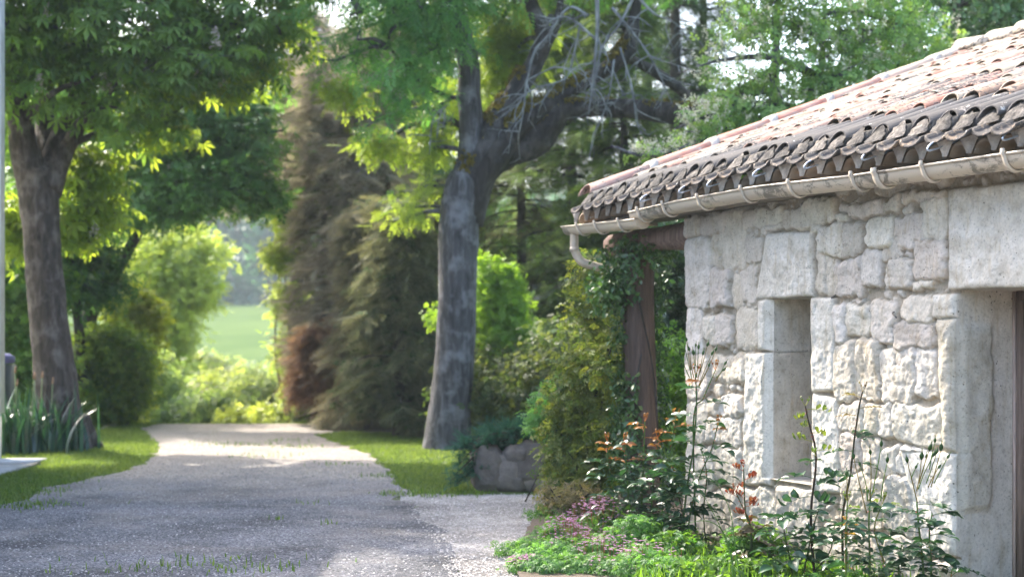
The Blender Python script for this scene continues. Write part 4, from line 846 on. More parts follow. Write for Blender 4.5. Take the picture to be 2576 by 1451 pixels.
for i, (x, y, Dd, rx, rz, cA, cB, lab) in enumerate([(390, 980, 31, .75, .9, (.10, .17, .06), (.17, .23, .09), 'pale green bush at the left kerb of the drive beyond the crest'), (470, 1050, 30, .8, .45, (.035, .08, .02), (.07, .13, .035), 'dark low bush at the crest of the drive, left of centre'),
   (570, 1000, 34, 1.0, .7, (.13, .18, .05), (.21, .24, .08), 'rounded yellow green bush below the field in the arch'), (660, 1010, 31, .9, .65, (.12, .18, .06), (.2, .24, .1), 'light feathery bush at the end of the drive, below the field'), (560, 1040, 29.5, .7, .4, (.07, .13, .03), (.13, .18, .05), 'low mid green bush in the centre of the drive end'),
   (735, 990, 33, .7, .7, (.09, .16, .06), (.16, .22, .09), 'grey green bush right of the arch below the field'), (650, 1060, 28.5, .7, .22, (.16, .21, .03), (.26, .28, .06), 'flat bright yellow tuft bush at the drive end'), (760, 1055, 28, .6, .3, (.15, .21, .03), (.24, .28, .06), 'bright yellow green tuft bush right of the drive end'), (500, 940, 44, 1.2, .6, (.10, .15, .06), (.17, .2, .09), 'hazy olive bush just under the field edge'), (640, 960, 48, 1.6, .6, (.09, .15, .07), (.15, .2, .1), 'hazy pale bush in front of the far field'), (830, 1040, 27.6, .5, .4, (.06, .12, .02), (.13, .19, .04), 'small green bush under the brown conifers')]):
    cA = tuple(np.array(cA) * .8 + .022); cB = tuple(np.array(cB) * .8 + .03); c = P(x, y, Dd); b = gb(x, Dd); h = max(.3, c[2] - b[2]); cl_ = [(c, (rx, rx * .8, rz))] + [(c + np.array([dx, 0, -dz]), (rx * .75, rx * .6, rz * .8)) for dx, dz in ((-.5 * rx, .5 * h), (.5 * rx, .6 * h))]
    shrub('field_side_bush', lab, b, cl_, 1500, 3, .16, T_SPRIG, .17 if Dd < 40 else .26, cA, cB, 30 + i, group='bushes beyond the end of the drive')

# ---- brown and dark conifers on the right side of the drive -------------------
def conifer(label, x, Dd, ztop, rmax_, rtr, c1, c2, seed, n=2400, brown=True, z_lo=.6, green=None, name='conifer_tree', group='conifers right of the drive'):
    r = np.random.default_rng(seed); b = gb(x, Dd); t = thing(name, label, 'tree', b, group); mb = MB(); top = ztop
    tube(mb, [b + [0, 0, -.05], b + [.03, 0, 1.5], b + [0, .05, top * .6], b + [0, 0, top]], [rtr, rtr * .85, rtr * .5, .02], 10, 5, .08, 6)
    cr = MB(); pos = []; Xd = []; nb = int(95 * top / 6)
    for i in range(nb):
        z = z_lo + (top - z_lo) * (i + r.random()) / nb; L = rmax_ * (1 - (z - z_lo) / (top - z_lo) * .75) * r.uniform(.6, 1.1); a = r.random() * 6.283
        d = np.array([math.cos(a), math.sin(a), r.uniform(-.25, .12)]); p0 = b + [0, 0, z]; p1 = p0 + d * L * .6 + [0, 0, .02]; p2 = p0 + d * L + [0, 0, -.12 * L]
        tube(mb, [p0, p1, p2], [.022, .014, .004], 5, 3)
        m_ = int(n / nb); tt = r.uniform(.15, 1.05, m_) ** .8; q = p0[None] * (1 - tt[:, None]) + p2[None] * tt[:, None] + r.normal(0, .07, (m_, 3)); pos.append(q)
        side = np.array([-d[1], d[0], 0]) * r.choice([-1, 1], m_)[:, None]; Xd.append(nrm(d * .7 + side * .9 + [0, 0, -.35] + r.normal(0, .25, (m_, 3))))
    pos = np.vstack(pos); Xd = np.vstack(Xd); N = nrm(np.array([0, 0, 1]) + r.normal(0, .45, pos.shape))
    if c1[0] > .2:
        kk = r.random(len(pos)) < .55; scatter(cr, *T_FROND, pos[kk], Xd[kk], N[kk], r.uniform(.25, .45, kk.sum()), lerpcol(c1, c2, kk.sum(), r, .2))
        scatter(cr, *T_TWIG, pos[~kk], Xd[~kk], N[~kk], r.uniform(.3, .7, (~kk).sum()), lerpcol((.30, .26, .24), (.52, .47, .45), (~kk).sum(), r, .15))
    else: scatter(cr, *T_FROND, pos, Xd, N, r.uniform(.25, .5, len(pos)), lerpcol(c1, c2, len(pos), r, .2))
    if green:
        k = r.random(len(pos)) < green[0]; q = pos[k] + r.normal(0, .06, (k.sum(), 3)); scatter(cr, *T_SPRIG, q, Xd[k], N[k], r.uniform(.10, .18, k.sum()), lerpcol(np.array(green[1]) * 1.6, np.array(green[2]) * 1.5, k.sum(), r))
    mb.build('trunk', M['bark_brown' if c1[0] > .15 else 'bark_dark'], t); cr.build('crown', M['needle'], t, False); return t
BR1, BR2 = (.30, .25, .22), (.56, .49, .45)
conifer('tall half dead brownish conifer nearest the arch, with visible dark trunk', 815, 27, 7.2, .85, .11, BR1, BR2, 51, 3600, green=(.22, (.07, .12, .03), (.14, .2, .06)), z_lo=.9)
conifer('tall mauve brown bare twigged conifer second from the arch', 895, 26.5, 7.4, 1.05, .12, BR1, BR2, 52, 3300, green=(.14, (.05, .09, .03), (.1, .15, .05)), z_lo=.8)
conifer('brown twigged conifer directly left of the forked tree', 975, 26.8, 7.4, 1.2, .12, BR1, BR2, 53, 3300, green=(.25, (.035, .07, .02), (.07, .12, .035)), z_lo=.5)
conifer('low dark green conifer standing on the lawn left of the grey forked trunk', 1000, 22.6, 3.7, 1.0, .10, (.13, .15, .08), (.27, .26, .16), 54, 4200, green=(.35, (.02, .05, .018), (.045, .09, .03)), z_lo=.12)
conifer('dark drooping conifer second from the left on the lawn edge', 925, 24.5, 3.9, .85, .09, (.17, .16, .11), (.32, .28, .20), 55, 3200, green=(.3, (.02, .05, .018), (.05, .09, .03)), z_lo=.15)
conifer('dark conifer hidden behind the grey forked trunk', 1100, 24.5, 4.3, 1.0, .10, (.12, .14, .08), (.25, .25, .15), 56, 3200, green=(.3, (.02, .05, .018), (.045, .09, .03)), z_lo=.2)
conifer('short reddish brown dead conifer beside the drive end', 805, 25.9, 1.85, .55, .05, (.20, .11, .07), (.34, .21, .14), 57, 2600, z_lo=.5)
conifer('high overhanging half dead conifer whose bare boughs reach over the arch', 770, 28.5, 8.6, 1.9, .12, BR1, BR2, 59, 3800, green=(.30, (.07, .11, .04), (.13, .18, .07)), z_lo=4.5)
# light leafy fringe on the sunlit side of the brown conifers
shrub('sapling_tree', 'light green leafy sapling fringe on the sunlit side of the brown conifers', gb(740, 27.5), crown_cl([(715, 640, 27.5, .35, .35), (725, 760, 27.5, .3, .4), (735, 880, 27.4, .3, .45), (760, 980, 27.2, .3, .35), (740, 540, 28, .4, .4)]), 1500, 3, .12, T_SPRIG, .14, (.13, .19, .05), (.22, .26, .09), 58, cat='tree')

# ---- greenery behind the forked tree and the hut -------------------------------
shrub('lime_shrub', 'bright lime green upright shrub right behind the grey forked trunk', gb(1255, 20.8), crown_cl([(1235, 760, 20.8, .28, .45), (1280, 760, 20.8, .22, .5), (1260, 860, 20.8, .35, .4), (1225, 680, 20.9, .15, .25), (1270, 690, 20.9, .12, .25), (1310, 880, 20.9, .2, .3), (1095, 800, 20.8, .1, .2), (1300, 780, 21, .15, .35)]), 1300, 3, .07, T_SPRIG, .11, (.09, .17, .02), (.15, .24, .04), 61, up=.5)
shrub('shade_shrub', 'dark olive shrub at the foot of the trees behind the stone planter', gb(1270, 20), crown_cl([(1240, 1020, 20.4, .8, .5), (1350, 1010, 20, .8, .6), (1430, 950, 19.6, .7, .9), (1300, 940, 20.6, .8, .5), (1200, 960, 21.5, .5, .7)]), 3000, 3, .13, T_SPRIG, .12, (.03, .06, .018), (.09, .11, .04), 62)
HG1, HG2 = (.08, .14, .035), (.17, .24, .07)
conifer('tall hanging green cypress behind the limbs of the forked tree', 1440, 24, 8.2, 1.5, .12, HG1, HG2, 63, 4200, green=(.5, HG1, (.085, .14, .03)), name='cypress_tree', group='dark trees behind the outbuilding', z_lo=.3)
conifer('green cypress between the forked trunk and the hanging cypress', 1310, 25, 8.5, 1.5, .12, (.09, .10, .05), (.17, .17, .09), 64, 3600, green=(.5, HG1, HG2), name='cypress_tree', group='dark trees behind the outbuilding', z_lo=.2)
conifer('green cypress directly behind the ivy covered post', 1570, 23, 8.5, 1.5, .12, HG1, HG2, 65, 4200, green=(.5, HG1, HG2), name='cypress_tree', group='dark trees behind the outbuilding', z_lo=.2)
conifer('tall dark trunked conifer with sky sparkling through beside the blossoming cherry', 1700, 26, 11, 1.7, .20, (.05, .09, .035), (.10, .15, .06), 66, 3200, green=(.4, (.025, .06, .018), (.05, .11, .03)), name='cypress_tree', group='dark trees behind the outbuilding', z_lo=.4)
conifer('tall dark trunked conifer, the one partly behind the blossoming cherry', 1770, 27, 11, 1.5, .18, (.05, .09, .035), (.10, .15, .06), 67, 2600, green=(.4, (.025, .06, .018), (.05, .11, .03)), name='cypress_tree', group='dark trees behind the outbuilding', z_lo=.4)
conifer('slim dark conifer high behind the dead twigs', 1630, 28, 12, 1.6, .18, (.06, .10, .04), (.12, .16, .07), 68, 2400, green=(.4, (.03, .07, .018), (.06, .12, .03)), name='cypress_tree', group='dark trees behind the outbuilding', z_lo=.4)
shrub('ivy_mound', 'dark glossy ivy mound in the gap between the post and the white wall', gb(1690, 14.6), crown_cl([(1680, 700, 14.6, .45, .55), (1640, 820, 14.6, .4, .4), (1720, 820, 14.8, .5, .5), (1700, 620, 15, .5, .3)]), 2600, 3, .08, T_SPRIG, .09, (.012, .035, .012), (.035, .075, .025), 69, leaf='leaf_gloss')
shrub('garden_shrub', 'fresh mid green shrub low in the gap between the post and the white wall', gb(1680, 13.8), crown_cl([(1680, 940, 13.8, .35, .35), (1650, 1050, 13.7, .4, .35), (1730, 960, 14, .4, .5), (1690, 1120, 13.6, .5, .3)]), 1500, 3, .08, T_SPRIG, .10, (.05, .13, .02), (.11, .21, .035), 70)
# blossoming cherry behind the roof
tc = crown_cl([(1850, 250, 16.5, .45, .55), (1800, 330, 16.4, .35, .3), (1950, 180, 16.5, .5, .7), (1900, 60, 16.6, .5, .6), (2020, 60, 16.8, .6, .6), (2080, 220, 16.8, .6, .5), (1980, 320, 16.6, .7, .35), (2150, 120, 17, .6, .6), (2250, 60, 17.2, .6, .6), (2230, 200, 17.2, .6, .4), (1830, 150, 16.6, .3, .35), (1760, 300, 16.3, .25, .12), (1700, 380, 16.2, .25, .08), (2330, 140, 17.4, .5, .4), (1900, -80, 16.8, .9, .5), (2150, -120, 17.2, 1.2, .6), (1640, 390, 16.1, .15, .05), (1850, 400, 16.3, .5, .3)])
cb = gb(2060, 17.2)
ct = tree('blossoming_cherry_tree', 'airy light green cherry with cream flower spikes rising behind the tiled roof', 'tree', cb, [(cb[0], cb[1], -.05, .14), (cb[0] - .02, cb[1], 1.5, .12), (cb[0] + .05, cb[1], 3, .09), (cb[0], cb[1] - .1, 4.4, .05), (cb[0] + .1, cb[1], 6., .02)], tc,
  1750, 4, .10, T_SPRIG, .13, (.08, .16, .05), (.16, .24, .08), 71, bark='bark', up=.6, out=.5, rnd=.6, ntw=240, gap=.0, shell=.6)
mb = MB(); rs_ = np.random.default_rng(72); cs = np.array([c[0] for c in tc]); rr = np.array([c[1] for c in tc]); i = rs_.choice(len(tc), 420); dd = nrm(rs_.normal(size=(420, 3)) + [-.4, -.6, .5]); ctr = cs[i] + dd * rr[i] * rs_.uniform(.8, 1.1, (420, 1)); dr = nrm(dd + [-.3, 0, .7] + rs_.normal(0, .3, (420, 3)))
tt = np.tile(np.linspace(0, 1, 22), 420); pos = np.repeat(ctr, 22, 0) + np.repeat(dr, 22, 0) * (tt * .15)[:, None] + rs_.normal(0, .011, (420 * 22, 3))
scatter(mb, *T_LEAF, pos, rs_.normal(size=pos.shape), rs_.normal(size=pos.shape), rs_.uniform(.022, .036, len(pos)), lerpcol((.55, .55, .38), (.78, .74, .60), len(pos), rs_)); o = mb.build('blossom', M['petal'], ct, False); o['kind'] = 'stuff'
tb = gb(2420, 21)
tree('dark_leaved_tree', 'dark glossy green tree filling the top right corner above the ridge', 'tree', tb, [(tb[0], 21, -.05, .2), (tb[0], 21, 2.5, .17), (tb[0] - .1, 21, 5, .12), (tb[0], 21, 8, .04)],
  crown_cl([(2400, 60, 20.6, .9, .6), (2520, 20, 20.6, 1, .6), (2340, 150, 20.8, .6, .5), (2560, 100, 21, .8, .5), (2280, 30, 21.2, .7, .6), (2450, -100, 21, 1.6, .8), (2700, 0, 21, 1.2, .9), (2250, 230, 21.6, .7, .5), (2400, 250, 21.6, 1, .6), (2150, 300, 22, 1., .6)]), 3000, 3, .13, T_SPRIG, .15, (.03, .08, .02), (.07, .14, .035), 73, leaf='leaf_gloss')
tb = gb(1960, 25)
tree('backdrop_tree', 'mid green tree further back behind the blossoming cherry', 'tree', tb, [(tb[0], 25, -.05, .2), (tb[0], 25, 2.5, .17), (tb[0] - .1, 25, 5, .12), (tb[0], 25, 8, .04)],
  crown_cl([(1900, 400, 25, 1.3, .8), (2050, 380, 25, 1.2, .7), (1800, 480, 25, 1, .8), (1700, 520, 25, 1, .8), (2150, 330, 25.5, 1., .4)]), 2300, 3, .15, T_SPRIG, .17, (.03, .08, .02), (.07, .14, .035), 74, gap=0.)
# taller background trees behind the arch
for i, (x, Dd, z, rx, rz, lab, cA, cB) in enumerate([(120, 31, 5.5, 2.2, 1.8, 'tall green tree behind the chestnut at the left edge', (.05, .11, .025), (.11, .19, .04)), (745, 33, 5.8, 1.5, 1.2, 'light green tree in the gap between the leaning tree and the brown conifers', (.07, .12, .045), (.13, .18, .07)), (1180, 33, 7, 2.2, 2.6, 'mid green tree far behind the forked trunk', (.05, .10, .03), (.10, .16, .05)), (1000, 34, 7.5, 2., 2.2, 'grey green tree behind the middle of the brown conifers', (.06, .10, .035), (.11, .16, .06))]):
    b = gb(x, Dd); c = np.array([b[0], b[1], z]); r_ = np.random.default_rng(80 + i)
    cls = [(c + r_.normal(0, .55, 3) * [rx, rx, rz], (rx * .45, rx * .45, rz * .4)) for _ in range(12)]
    tree('background_tree', lab, 'tree', b, [(b[0], b[1], b[2] - .05, .22), (b[0], b[1], 2, .18), (b[0] + .1, b[1], z, .1), (b[0], b[1], z + rz, .03)], cls, 2600, 3, .2, T_SPRIG, .23, cA, cB, 80 + i, group='tall trees in the background')
# wood at the top of the field : reads as one mass
r_ = np.random.default_rng(90); cls = []
for x in np.arange(-75, 20, 4.2):
    for k in range(3): cls.append((np.array([x + r_.normal(0, 1.2), 163 + 7 * k + r_.normal(0, 2), float(tz(0, 158)) + r_.uniform(2, 9) + k * 2]), (3.6, 3, 3.6)))
mb = MB(); foliage(mb, cls, 12000, 3, .9, T_SPRIG, 1.5, (.02, .065, .04), (.04, .10, .06), 91, gap=0.)
for c in cls[::3]: tube(mb, [c[0] * [1, 1, 0] + [0, 0, 4.], c[0]], [.3, .2], 6, 1, col=(.05, .04, .03))
tag(mb.build('distant_wood', M['leaf'], None, False), 'blue green wood along the top of the sunlit field', 'wood', kind='stuff')
# ================================================================ NEAR THINGS
# white rendered house, only its far corner shows at the left edge
hs = thing('white_house', 'white rendered house wall corner with pale plinth at the left picture edge', 'house', (-6.3, 17.5, 0))
xr = float(P(12, 860, 17.6)[0])
mb = MB(); box(mb, (-12, 2.5, .62), (xr, 17.6, 7.2)); mb.build('wall', M['render'], hs, False)  # side wall lengthened out of view to shade the drive
mb = MB(); box(mb, (-12, 2.5, -.1), (xr - .03, 17.57, .62), (.86, .82, .78)); mb.build('plinth', M['render'], hs, False)
mb = MB(); xm = (-12 + xr) / 2; mb.add(np.array([[-12.3, 2.2, 7.15], [xr + .3, 2.2, 7.15], [xm, 2.2, 8.9], [-12.3, 17.9, 7.15], [xr + .3, 17.9, 7.15], [xm, 17.9, 8.9]]), [np.array([[0, 2, 5, 3], [2, 1, 4, 5], [0, 3, 4, 1]]), np.array([[0, 1, 2], [3, 5, 4]])], (.6, .35, .28)); mb.build('roof', M['plain'], hs, False)
mb = MB(); tube(mb, [(xr + .02, 17.3, 7.1), (xr + .02, 17.3, .1)], .035, 10, 1); mb.build('downpipe', M['render'], hs)
st = MB(); c0 = gp(0, 1172); c1 = gp(82, 1176); box(st, (-8.5, 15.6, -.02), (c1[0] - .03, 17.35, .055)); box(st, (-8.5, 17.0, .056), (c1[0], 17.5, .075), (1.4, 1.4, 1.4))
tag(st.build('door_slab', M['concrete'], None, False), 'low grey concrete slab on the lawn at the foot of the white house', 'slab')
# bin beside the house
b = P(-9, 860, 20.5); b[2] = 0
bn = thing('garden_bin', 'dark bin with blue grey lid half hidden behind the white house corner', 'bin', b); mb = MB()
v = np.array([[sx * w, sy * w, z] for z, w in ((0.0, .16), (1.18, .21)) for sx, sy in ((-1, -1), (1, -1), (1, 1), (-1, 1))]) + b; mb.add(v, np.vstack([grid_faces(2, 4, True), [[0, 3, 2, 1]], [[4, 5, 6, 7]]])); mb.build('body', M['bin'], bn, False)
mb = MB(); a = np.linspace(0, 2 * math.pi, 16, endpoint=False)
mb.add(np.vstack([b + np.stack([np.cos(a) * r, np.sin(a) * r, np.full(16, z)], 1) for r, z in ((.24, 1.19), (.26, 1.22), (.25, 1.29), (.18, 1.335), (.01, 1.345))]), grid_faces(5, 16, True)); mb.build('lid', M['bin_lid'], bn)

# ---- strap leaved iris clump by the chestnut
def blades(mb, base, n, rad, h, w, c1, c2, seed, lean=.35, seg=5, fold=.0):
    r = np.random.default_rng(seed); base = np.asarray(base, float); b = base + np.stack([r.normal(0, 1, n) * (rad if np.isscalar(rad) else rad[0]), r.normal(0, 1, n) * (rad if np.isscalar(rad) else rad[1]), np.zeros(n)], 1)
    b[:, 2] = base[..., 2]; a = r.random(n) * 6.283; d = np.stack([np.cos(a), np.sin(a), np.zeros(n)], 1); s = np.stack([-np.sin(a), np.cos(a), np.zeros(n)], 1); H = h * r.uniform(.55, 1.1, n); ln = lean * r.random(n) * H; ww = w * r.uniform(.7, 1.2, n)
    t = np.linspace(0, 1, seg + 1); V = []
    for q in t:
        c = b + d * (ln * q * q)[:, None] + np.array([0, 0, 1]) * (H * (q - .18 * q * q * (ln / H * 2)))[:, None]; k = ww * (1 - q ** 2.2) * .5 + .0004
        V += [c - s * k[:, None], c + s * k[:, None]]
    V = np.stack(V, 1); f = np.array([[2 * i, 2 * i + 1, 2 * i + 3, 2 * i + 2] for i in range(seg)]); m_ = 2 * (seg + 1)
    mb.add(V.reshape(-1, 3), (f[None] + (np.arange(n) * m_)[:, None, None]).reshape(-1, 4), np.repeat(lerpcol(c1, c2, n, r), m_, 0))
for i, (x, y, n, lab) in enumerate([(40, 1140, 120, 'clump of blue green sword leaves between the white house and the chestnut trunk, left one'), (115, 1135, 75, 'clump of blue green sword leaves touching the chestnut trunk')]):
    g_ = gp(x, y); it = thing('iris_clump', lab, 'plant', (g_[0], g_[1], 0), 'iris clumps by the chestnut'); mb = MB(); blades(mb, (g_[0], g_[1], 0), n, (.26, .2), .95, .05, (.02, .06, .04), (.05, .11, .07), 200 + i, .95); mb.build('leaves', M['leaf_gloss'], it)
    mb = MB(); rr_ = np.random.default_rng(i)
    for k in range(3):
        p0 = np.array([g_[0] + rr_.normal(0, .15), g_[1], 0]); p1 = p0 + [rr_.normal(0, .05), 0, .9 + .2 * rr_.random()]; tube(mb, [p0, p1], [.01, .007], 5, 1, col=(.2, .25, .12)); tube(mb, [p1, p1 + [.01, 0, .09]], [.018, .01], 6, 1, col=(.42, .24, .14))
    mb.build('flower_stem', M['plain'], it)

# ---- stone planter with juniper
pb = gp(1292, 1238); pl = thing('stone_planter', 'low rough grey stone planter wall at the end of the pale gravel', 'planter', (pb[0], pb[1] + .2, 0))
mb = MB(); rp = np.random.default_rng(31)
def boulder(mb, c, r, seed, col, squash=1.):
    n1, n2 = 22, 32; th = np.linspace(.02, math.pi - .02, n1); ph = np.linspace(0, 2 * math.pi, n2, endpoint=False); TH, PH = np.meshgrid(th, ph, indexing='ij')
    d = np.stack([np.sin(TH) * np.cos(PH), np.sin(TH) * np.sin(PH), np.cos(TH)], -1); e = np.sign(d) * np.abs(d) ** .62
    k = 1 + .17 * fbm(d * 1.6 + seed * 5.1, 3) + .06 * fbm(d * 6 + seed, 3)
    v = np.array(c) + e * np.array(r) * k[..., None]; cc = np.array(col) * (1 + .2 * fbm(v * 6, 3))[..., None]; mb.add(v.reshape(-1, 3), grid_faces(n1, n2, True), cc.reshape(-1, 3))
xL, xR = gp(1197, 1238)[0], gp(1402, 1238)[0]; Yp = pb[1] + .17
row = [(xL + .13, .22, .16, .24), (xL + .31, .20, .14, .20), (xL + .56, .27, .24, .24), (xL + .84, .18, .15, .20), (xL + .36, .08, .16, .10), (xL + .64, .09, .22, .09), (xL + 1.02, .2, .12, .2), (xL + .42, .36, .14, .10)]
for i, (x, z, rx, rz) in enumerate(row): boulder(mb, (x, Yp + .02 * rp.normal(), z), (rx, .15, rz), i, np.array([1, .96, .92]) * rp.uniform(.75, 1.35))
for i in range(7): boulder(mb, (xL + .06 + .02 * rp.normal(), Yp + .3 + i * .28, .2), (.13, .16, .21), 20 + i, (1, .95, .9))
box(mb, (xL + .05, Yp - .04, 0), (xR + .2, Yp + 2, .36), (.55, .5, .45)); mb.build('stones', M['rock'], pl)
jn = thing('juniper', 'blue green spreading juniper trailing over the left of the stone planter', 'shrub', (xL + .2, Yp + .4, .3)); mb = MB(); cr = MB(); rj = np.random.default_rng(33); pos = []; Xd = []
for i in range(46):
    u = rj.random(); s_ = np.array([xL + .15 + .7 * rj.random(), Yp + .35 + .3 * rj.random(), .34]); e = np.array([P(1130 + 250 * u, 1100 + 30 * rj.random(), 14)[0], Yp + rj.uniform(-.35, .5), .46 + .18 * rj.random()])
    if u < .28: e[2] = rj.uniform(.08, .5); e[1] = Yp - rj.uniform(.0, .35)
    m_ = (s_ + e) / 2 + [0, 0, .12]; tube(mb, [s_, m_, e], [.012, .009, .003], 5, 4, col=(.8, .6, .5)); tt = rj.random(26) ** .6; q = (1 - tt[:, None]) ** 2 * s_ + 2 * tt[:, None] * (1 - tt[:, None]) * m_ + tt[:, None] ** 2 * e; pos.append(q); Xd.append(np.tile(nrm(e - s_), (26, 1)) + rj.normal(0, .4, (26, 3)) + [0, 0, .2])
pos = np.vstack(pos); Xd = np.vstack(Xd); scatter(cr, *T_FROND, pos, Xd, nrm(np.array([0, -.4, 1]) + rj.normal(0, .4, pos.shape)), rj.uniform(.12, .2, len(pos)), lerpcol((.03, .10, .065), (.08, .19, .13), len(pos), rj)); scatter(cr, *T_LEAF, pos + rj.normal(0, .02, pos.shape), Xd, rj.normal(size=pos.shape), rj.uniform(.04, .08, len(pos)), lerpcol((.03, .10, .065), (.08, .19, .13), len(pos), rj))
mb.build('stem', M['bark_dark'], jn); cr.build('foliage', M['needle'], jn, False)

# ---- ivy and the shrub grown round the post
pc = W(4.08, -.1, 0)
iv = thing('ivy', 'dark glossy ivy climbing the timber post under the eave', 'climber', pc); mb = MB(); cr = MB(); r_ = np.random.default_rng(77)
for k in range(5):
    a0 = r_.random() * 6.28; zz = np.linspace(0, r_.uniform(1.3, 2.4), 9); tube(mb, [pc + [(.16 - .01 * z) * math.cos(a0 + .8 * math.sin(z * 2 + k)), (.16 - .01 * z) * math.sin(a0 + .8 * math.sin(z * 2 + k)), z] for z in zz], .008, 5, 3)
n = 5200; z = r_.uniform(.1, 2.35, n); a = r_.random(n) * 6.28; keep = fbm(np.stack([a * 1.2, z * 1.8, a * 0], 1), 3) > (-.12 + .45 * (np.abs(a - 5.4) < .7)); z, a = z[keep], a[keep]; rr_ = .15 + np.abs(r_.normal(0, .06, len(z))); d = np.stack([np.cos(a), np.sin(a), 0 * a], 1)
scatter(cr, *T_LEAF, pc + d * rr_[:, None] + np.stack([0 * z, 0 * z, z], 1), r_.normal(size=d.shape) + [0, 0, -.8], d + r_.normal(0, .35, d.shape), r_.uniform(.04, .075, len(z)), lerpcol((.03, .08, .025), (.08, .16, .045), len(z), r_))
foliage(cr, crown_cl([(1500, 640, 11.9, .14, .08), (1530, 720, 11.8, .16, .25), (1600, 620, 11.7, .18, .06), (1645, 640, 11.5, .14, .10), (1500, 700, 12, .1, .1)]), 500, 2, .04, T_LEAF, .06, (.025, .06, .02), (.07, .13, .03), 78)
mb.build('stem', M['bark_dark'], iv); cr.build('foliage', M['leaf_gloss'], iv, False)
shrub('bronze_shrub', 'tall olive and bronze leaved shrub left of the ivy covered post', gb(1460, 12.8), crown_cl([(1490, 700, 12.4, .16, .22), (1460, 790, 12.6, .17, .22), (1500, 820, 12.5, .18, .3), (1460, 920, 12.6, .2, .28), (1430, 1010, 12.7, .22, .26), (1500, 960, 12.4, .22, .35), (1440, 1100, 12.6, .30, .3), (1480, 1180, 12.4, .3, .25), (1420, 1180, 12.8, .2, .25), (1560, 1100, 12.2, .25, .3), (1540, 900, 12, .15, .3)]),
      1700, 3, .065, T_SPRIG, .085, (.045, .08, .02), (.13, .15, .035), 79, rs=.012, gap=.05)
shrub('feathery_shrub', 'light green feathery shrub at the left of the bronze shrub', gb(1400, 13.4), crown_cl([(1400, 985, 13.4, .14, .12), (1390, 1050, 13.3, .16, .12), (1430, 950, 13.3, .1, .1)]), 420, 3, .05, T_PINN, .12, (.06, .16, .05), (.12, .24, .08), 80, rs=.008)

# ---- roses -----------------------------------------------------------------
DG1, DG2 = (.018, .055, .028), (.04, .10, .045); RED1, RED2 = (.16, .02, .015), (.30, .09, .03); YG1, YG2 = (.10, .17, .02), (.22, .24, .03); OR1, OR2 = (.20, .06, .012), (.34, .15, .03)
def cleaf(cr, st, a, d, L, k, size, c1, c2, r, curl=False, droop=.35):
    """a compound rose leaf: arching petiole with k leaflets"""
    d = nrm(np.asarray(d, float)); t = np.linspace(0, 1, 6); q = a + d * (t * L)[:, None] + np.array([0, 0, -1]) * (droop * L * t ** 2)[:, None]
    tube(st, q, [.0022, .002, .0018, .0016, .0014, .001], 5, 1, col=np.array(c2) * 1.1, cap=False)
    side = nrm(np.cross(d, [0, 0, 1])); ps, xs = [], []
    for j in range(k // 2):
        u = .48 + .30 * j / max(1, (k // 2 - 1)) if k > 3 else .62; p_ = a + d * u * L - np.array([0, 0, droop * L * u * u])
        for s in (-1, 1): ps.append(p_); xs.append(side * s + d * .55 + r.normal(0, .12, 3))
    ps.append(q[-1]); xs.append(d + [0, 0, -droop * 1.2]); ps = np.array(ps); xs = np.array(xs)
    N = nrm(np.array([0, 0, 1.]) + r.normal(0, .28, ps.shape) + d * .15); T = T_CURL if curl else T_FINE
    scatter(cr, T[0], T[1], ps, xs, N, size * r.uniform(.8, 1.15, len(ps)), lerpcol(c1, c2, len(ps), r, .1))
def bud(t, p, d, r, s=1., mb=None):
    d = nrm(np.asarray(d, float)); h = .022 * s
    tube(mb, [p - d * .004, p + d * h * .25, p + d * h * .7, p + d * h * 1.2, p + d * h * 1.5, p + d * h * 2.1], [.0025 * s, .0080 * s, .0100 * s, .0065 * s, .0026 * s, .0005], 8, 3, col=(.05, .11, .035))
    for k in range(4):
        a = r.random() * 6.28; e = nrm(d + .35 * np.array([math.cos(a), math.sin(a), 0])); tube(mb, [p + d * h * .8, p + d * h * 1.6 + e * .006, p + d * h * 1.6 + e * .02 * s], [.0016, .001, .0003], 4, 2, col=(.10, .17, .05))
    mb.build('bud', M['leaf'], t)
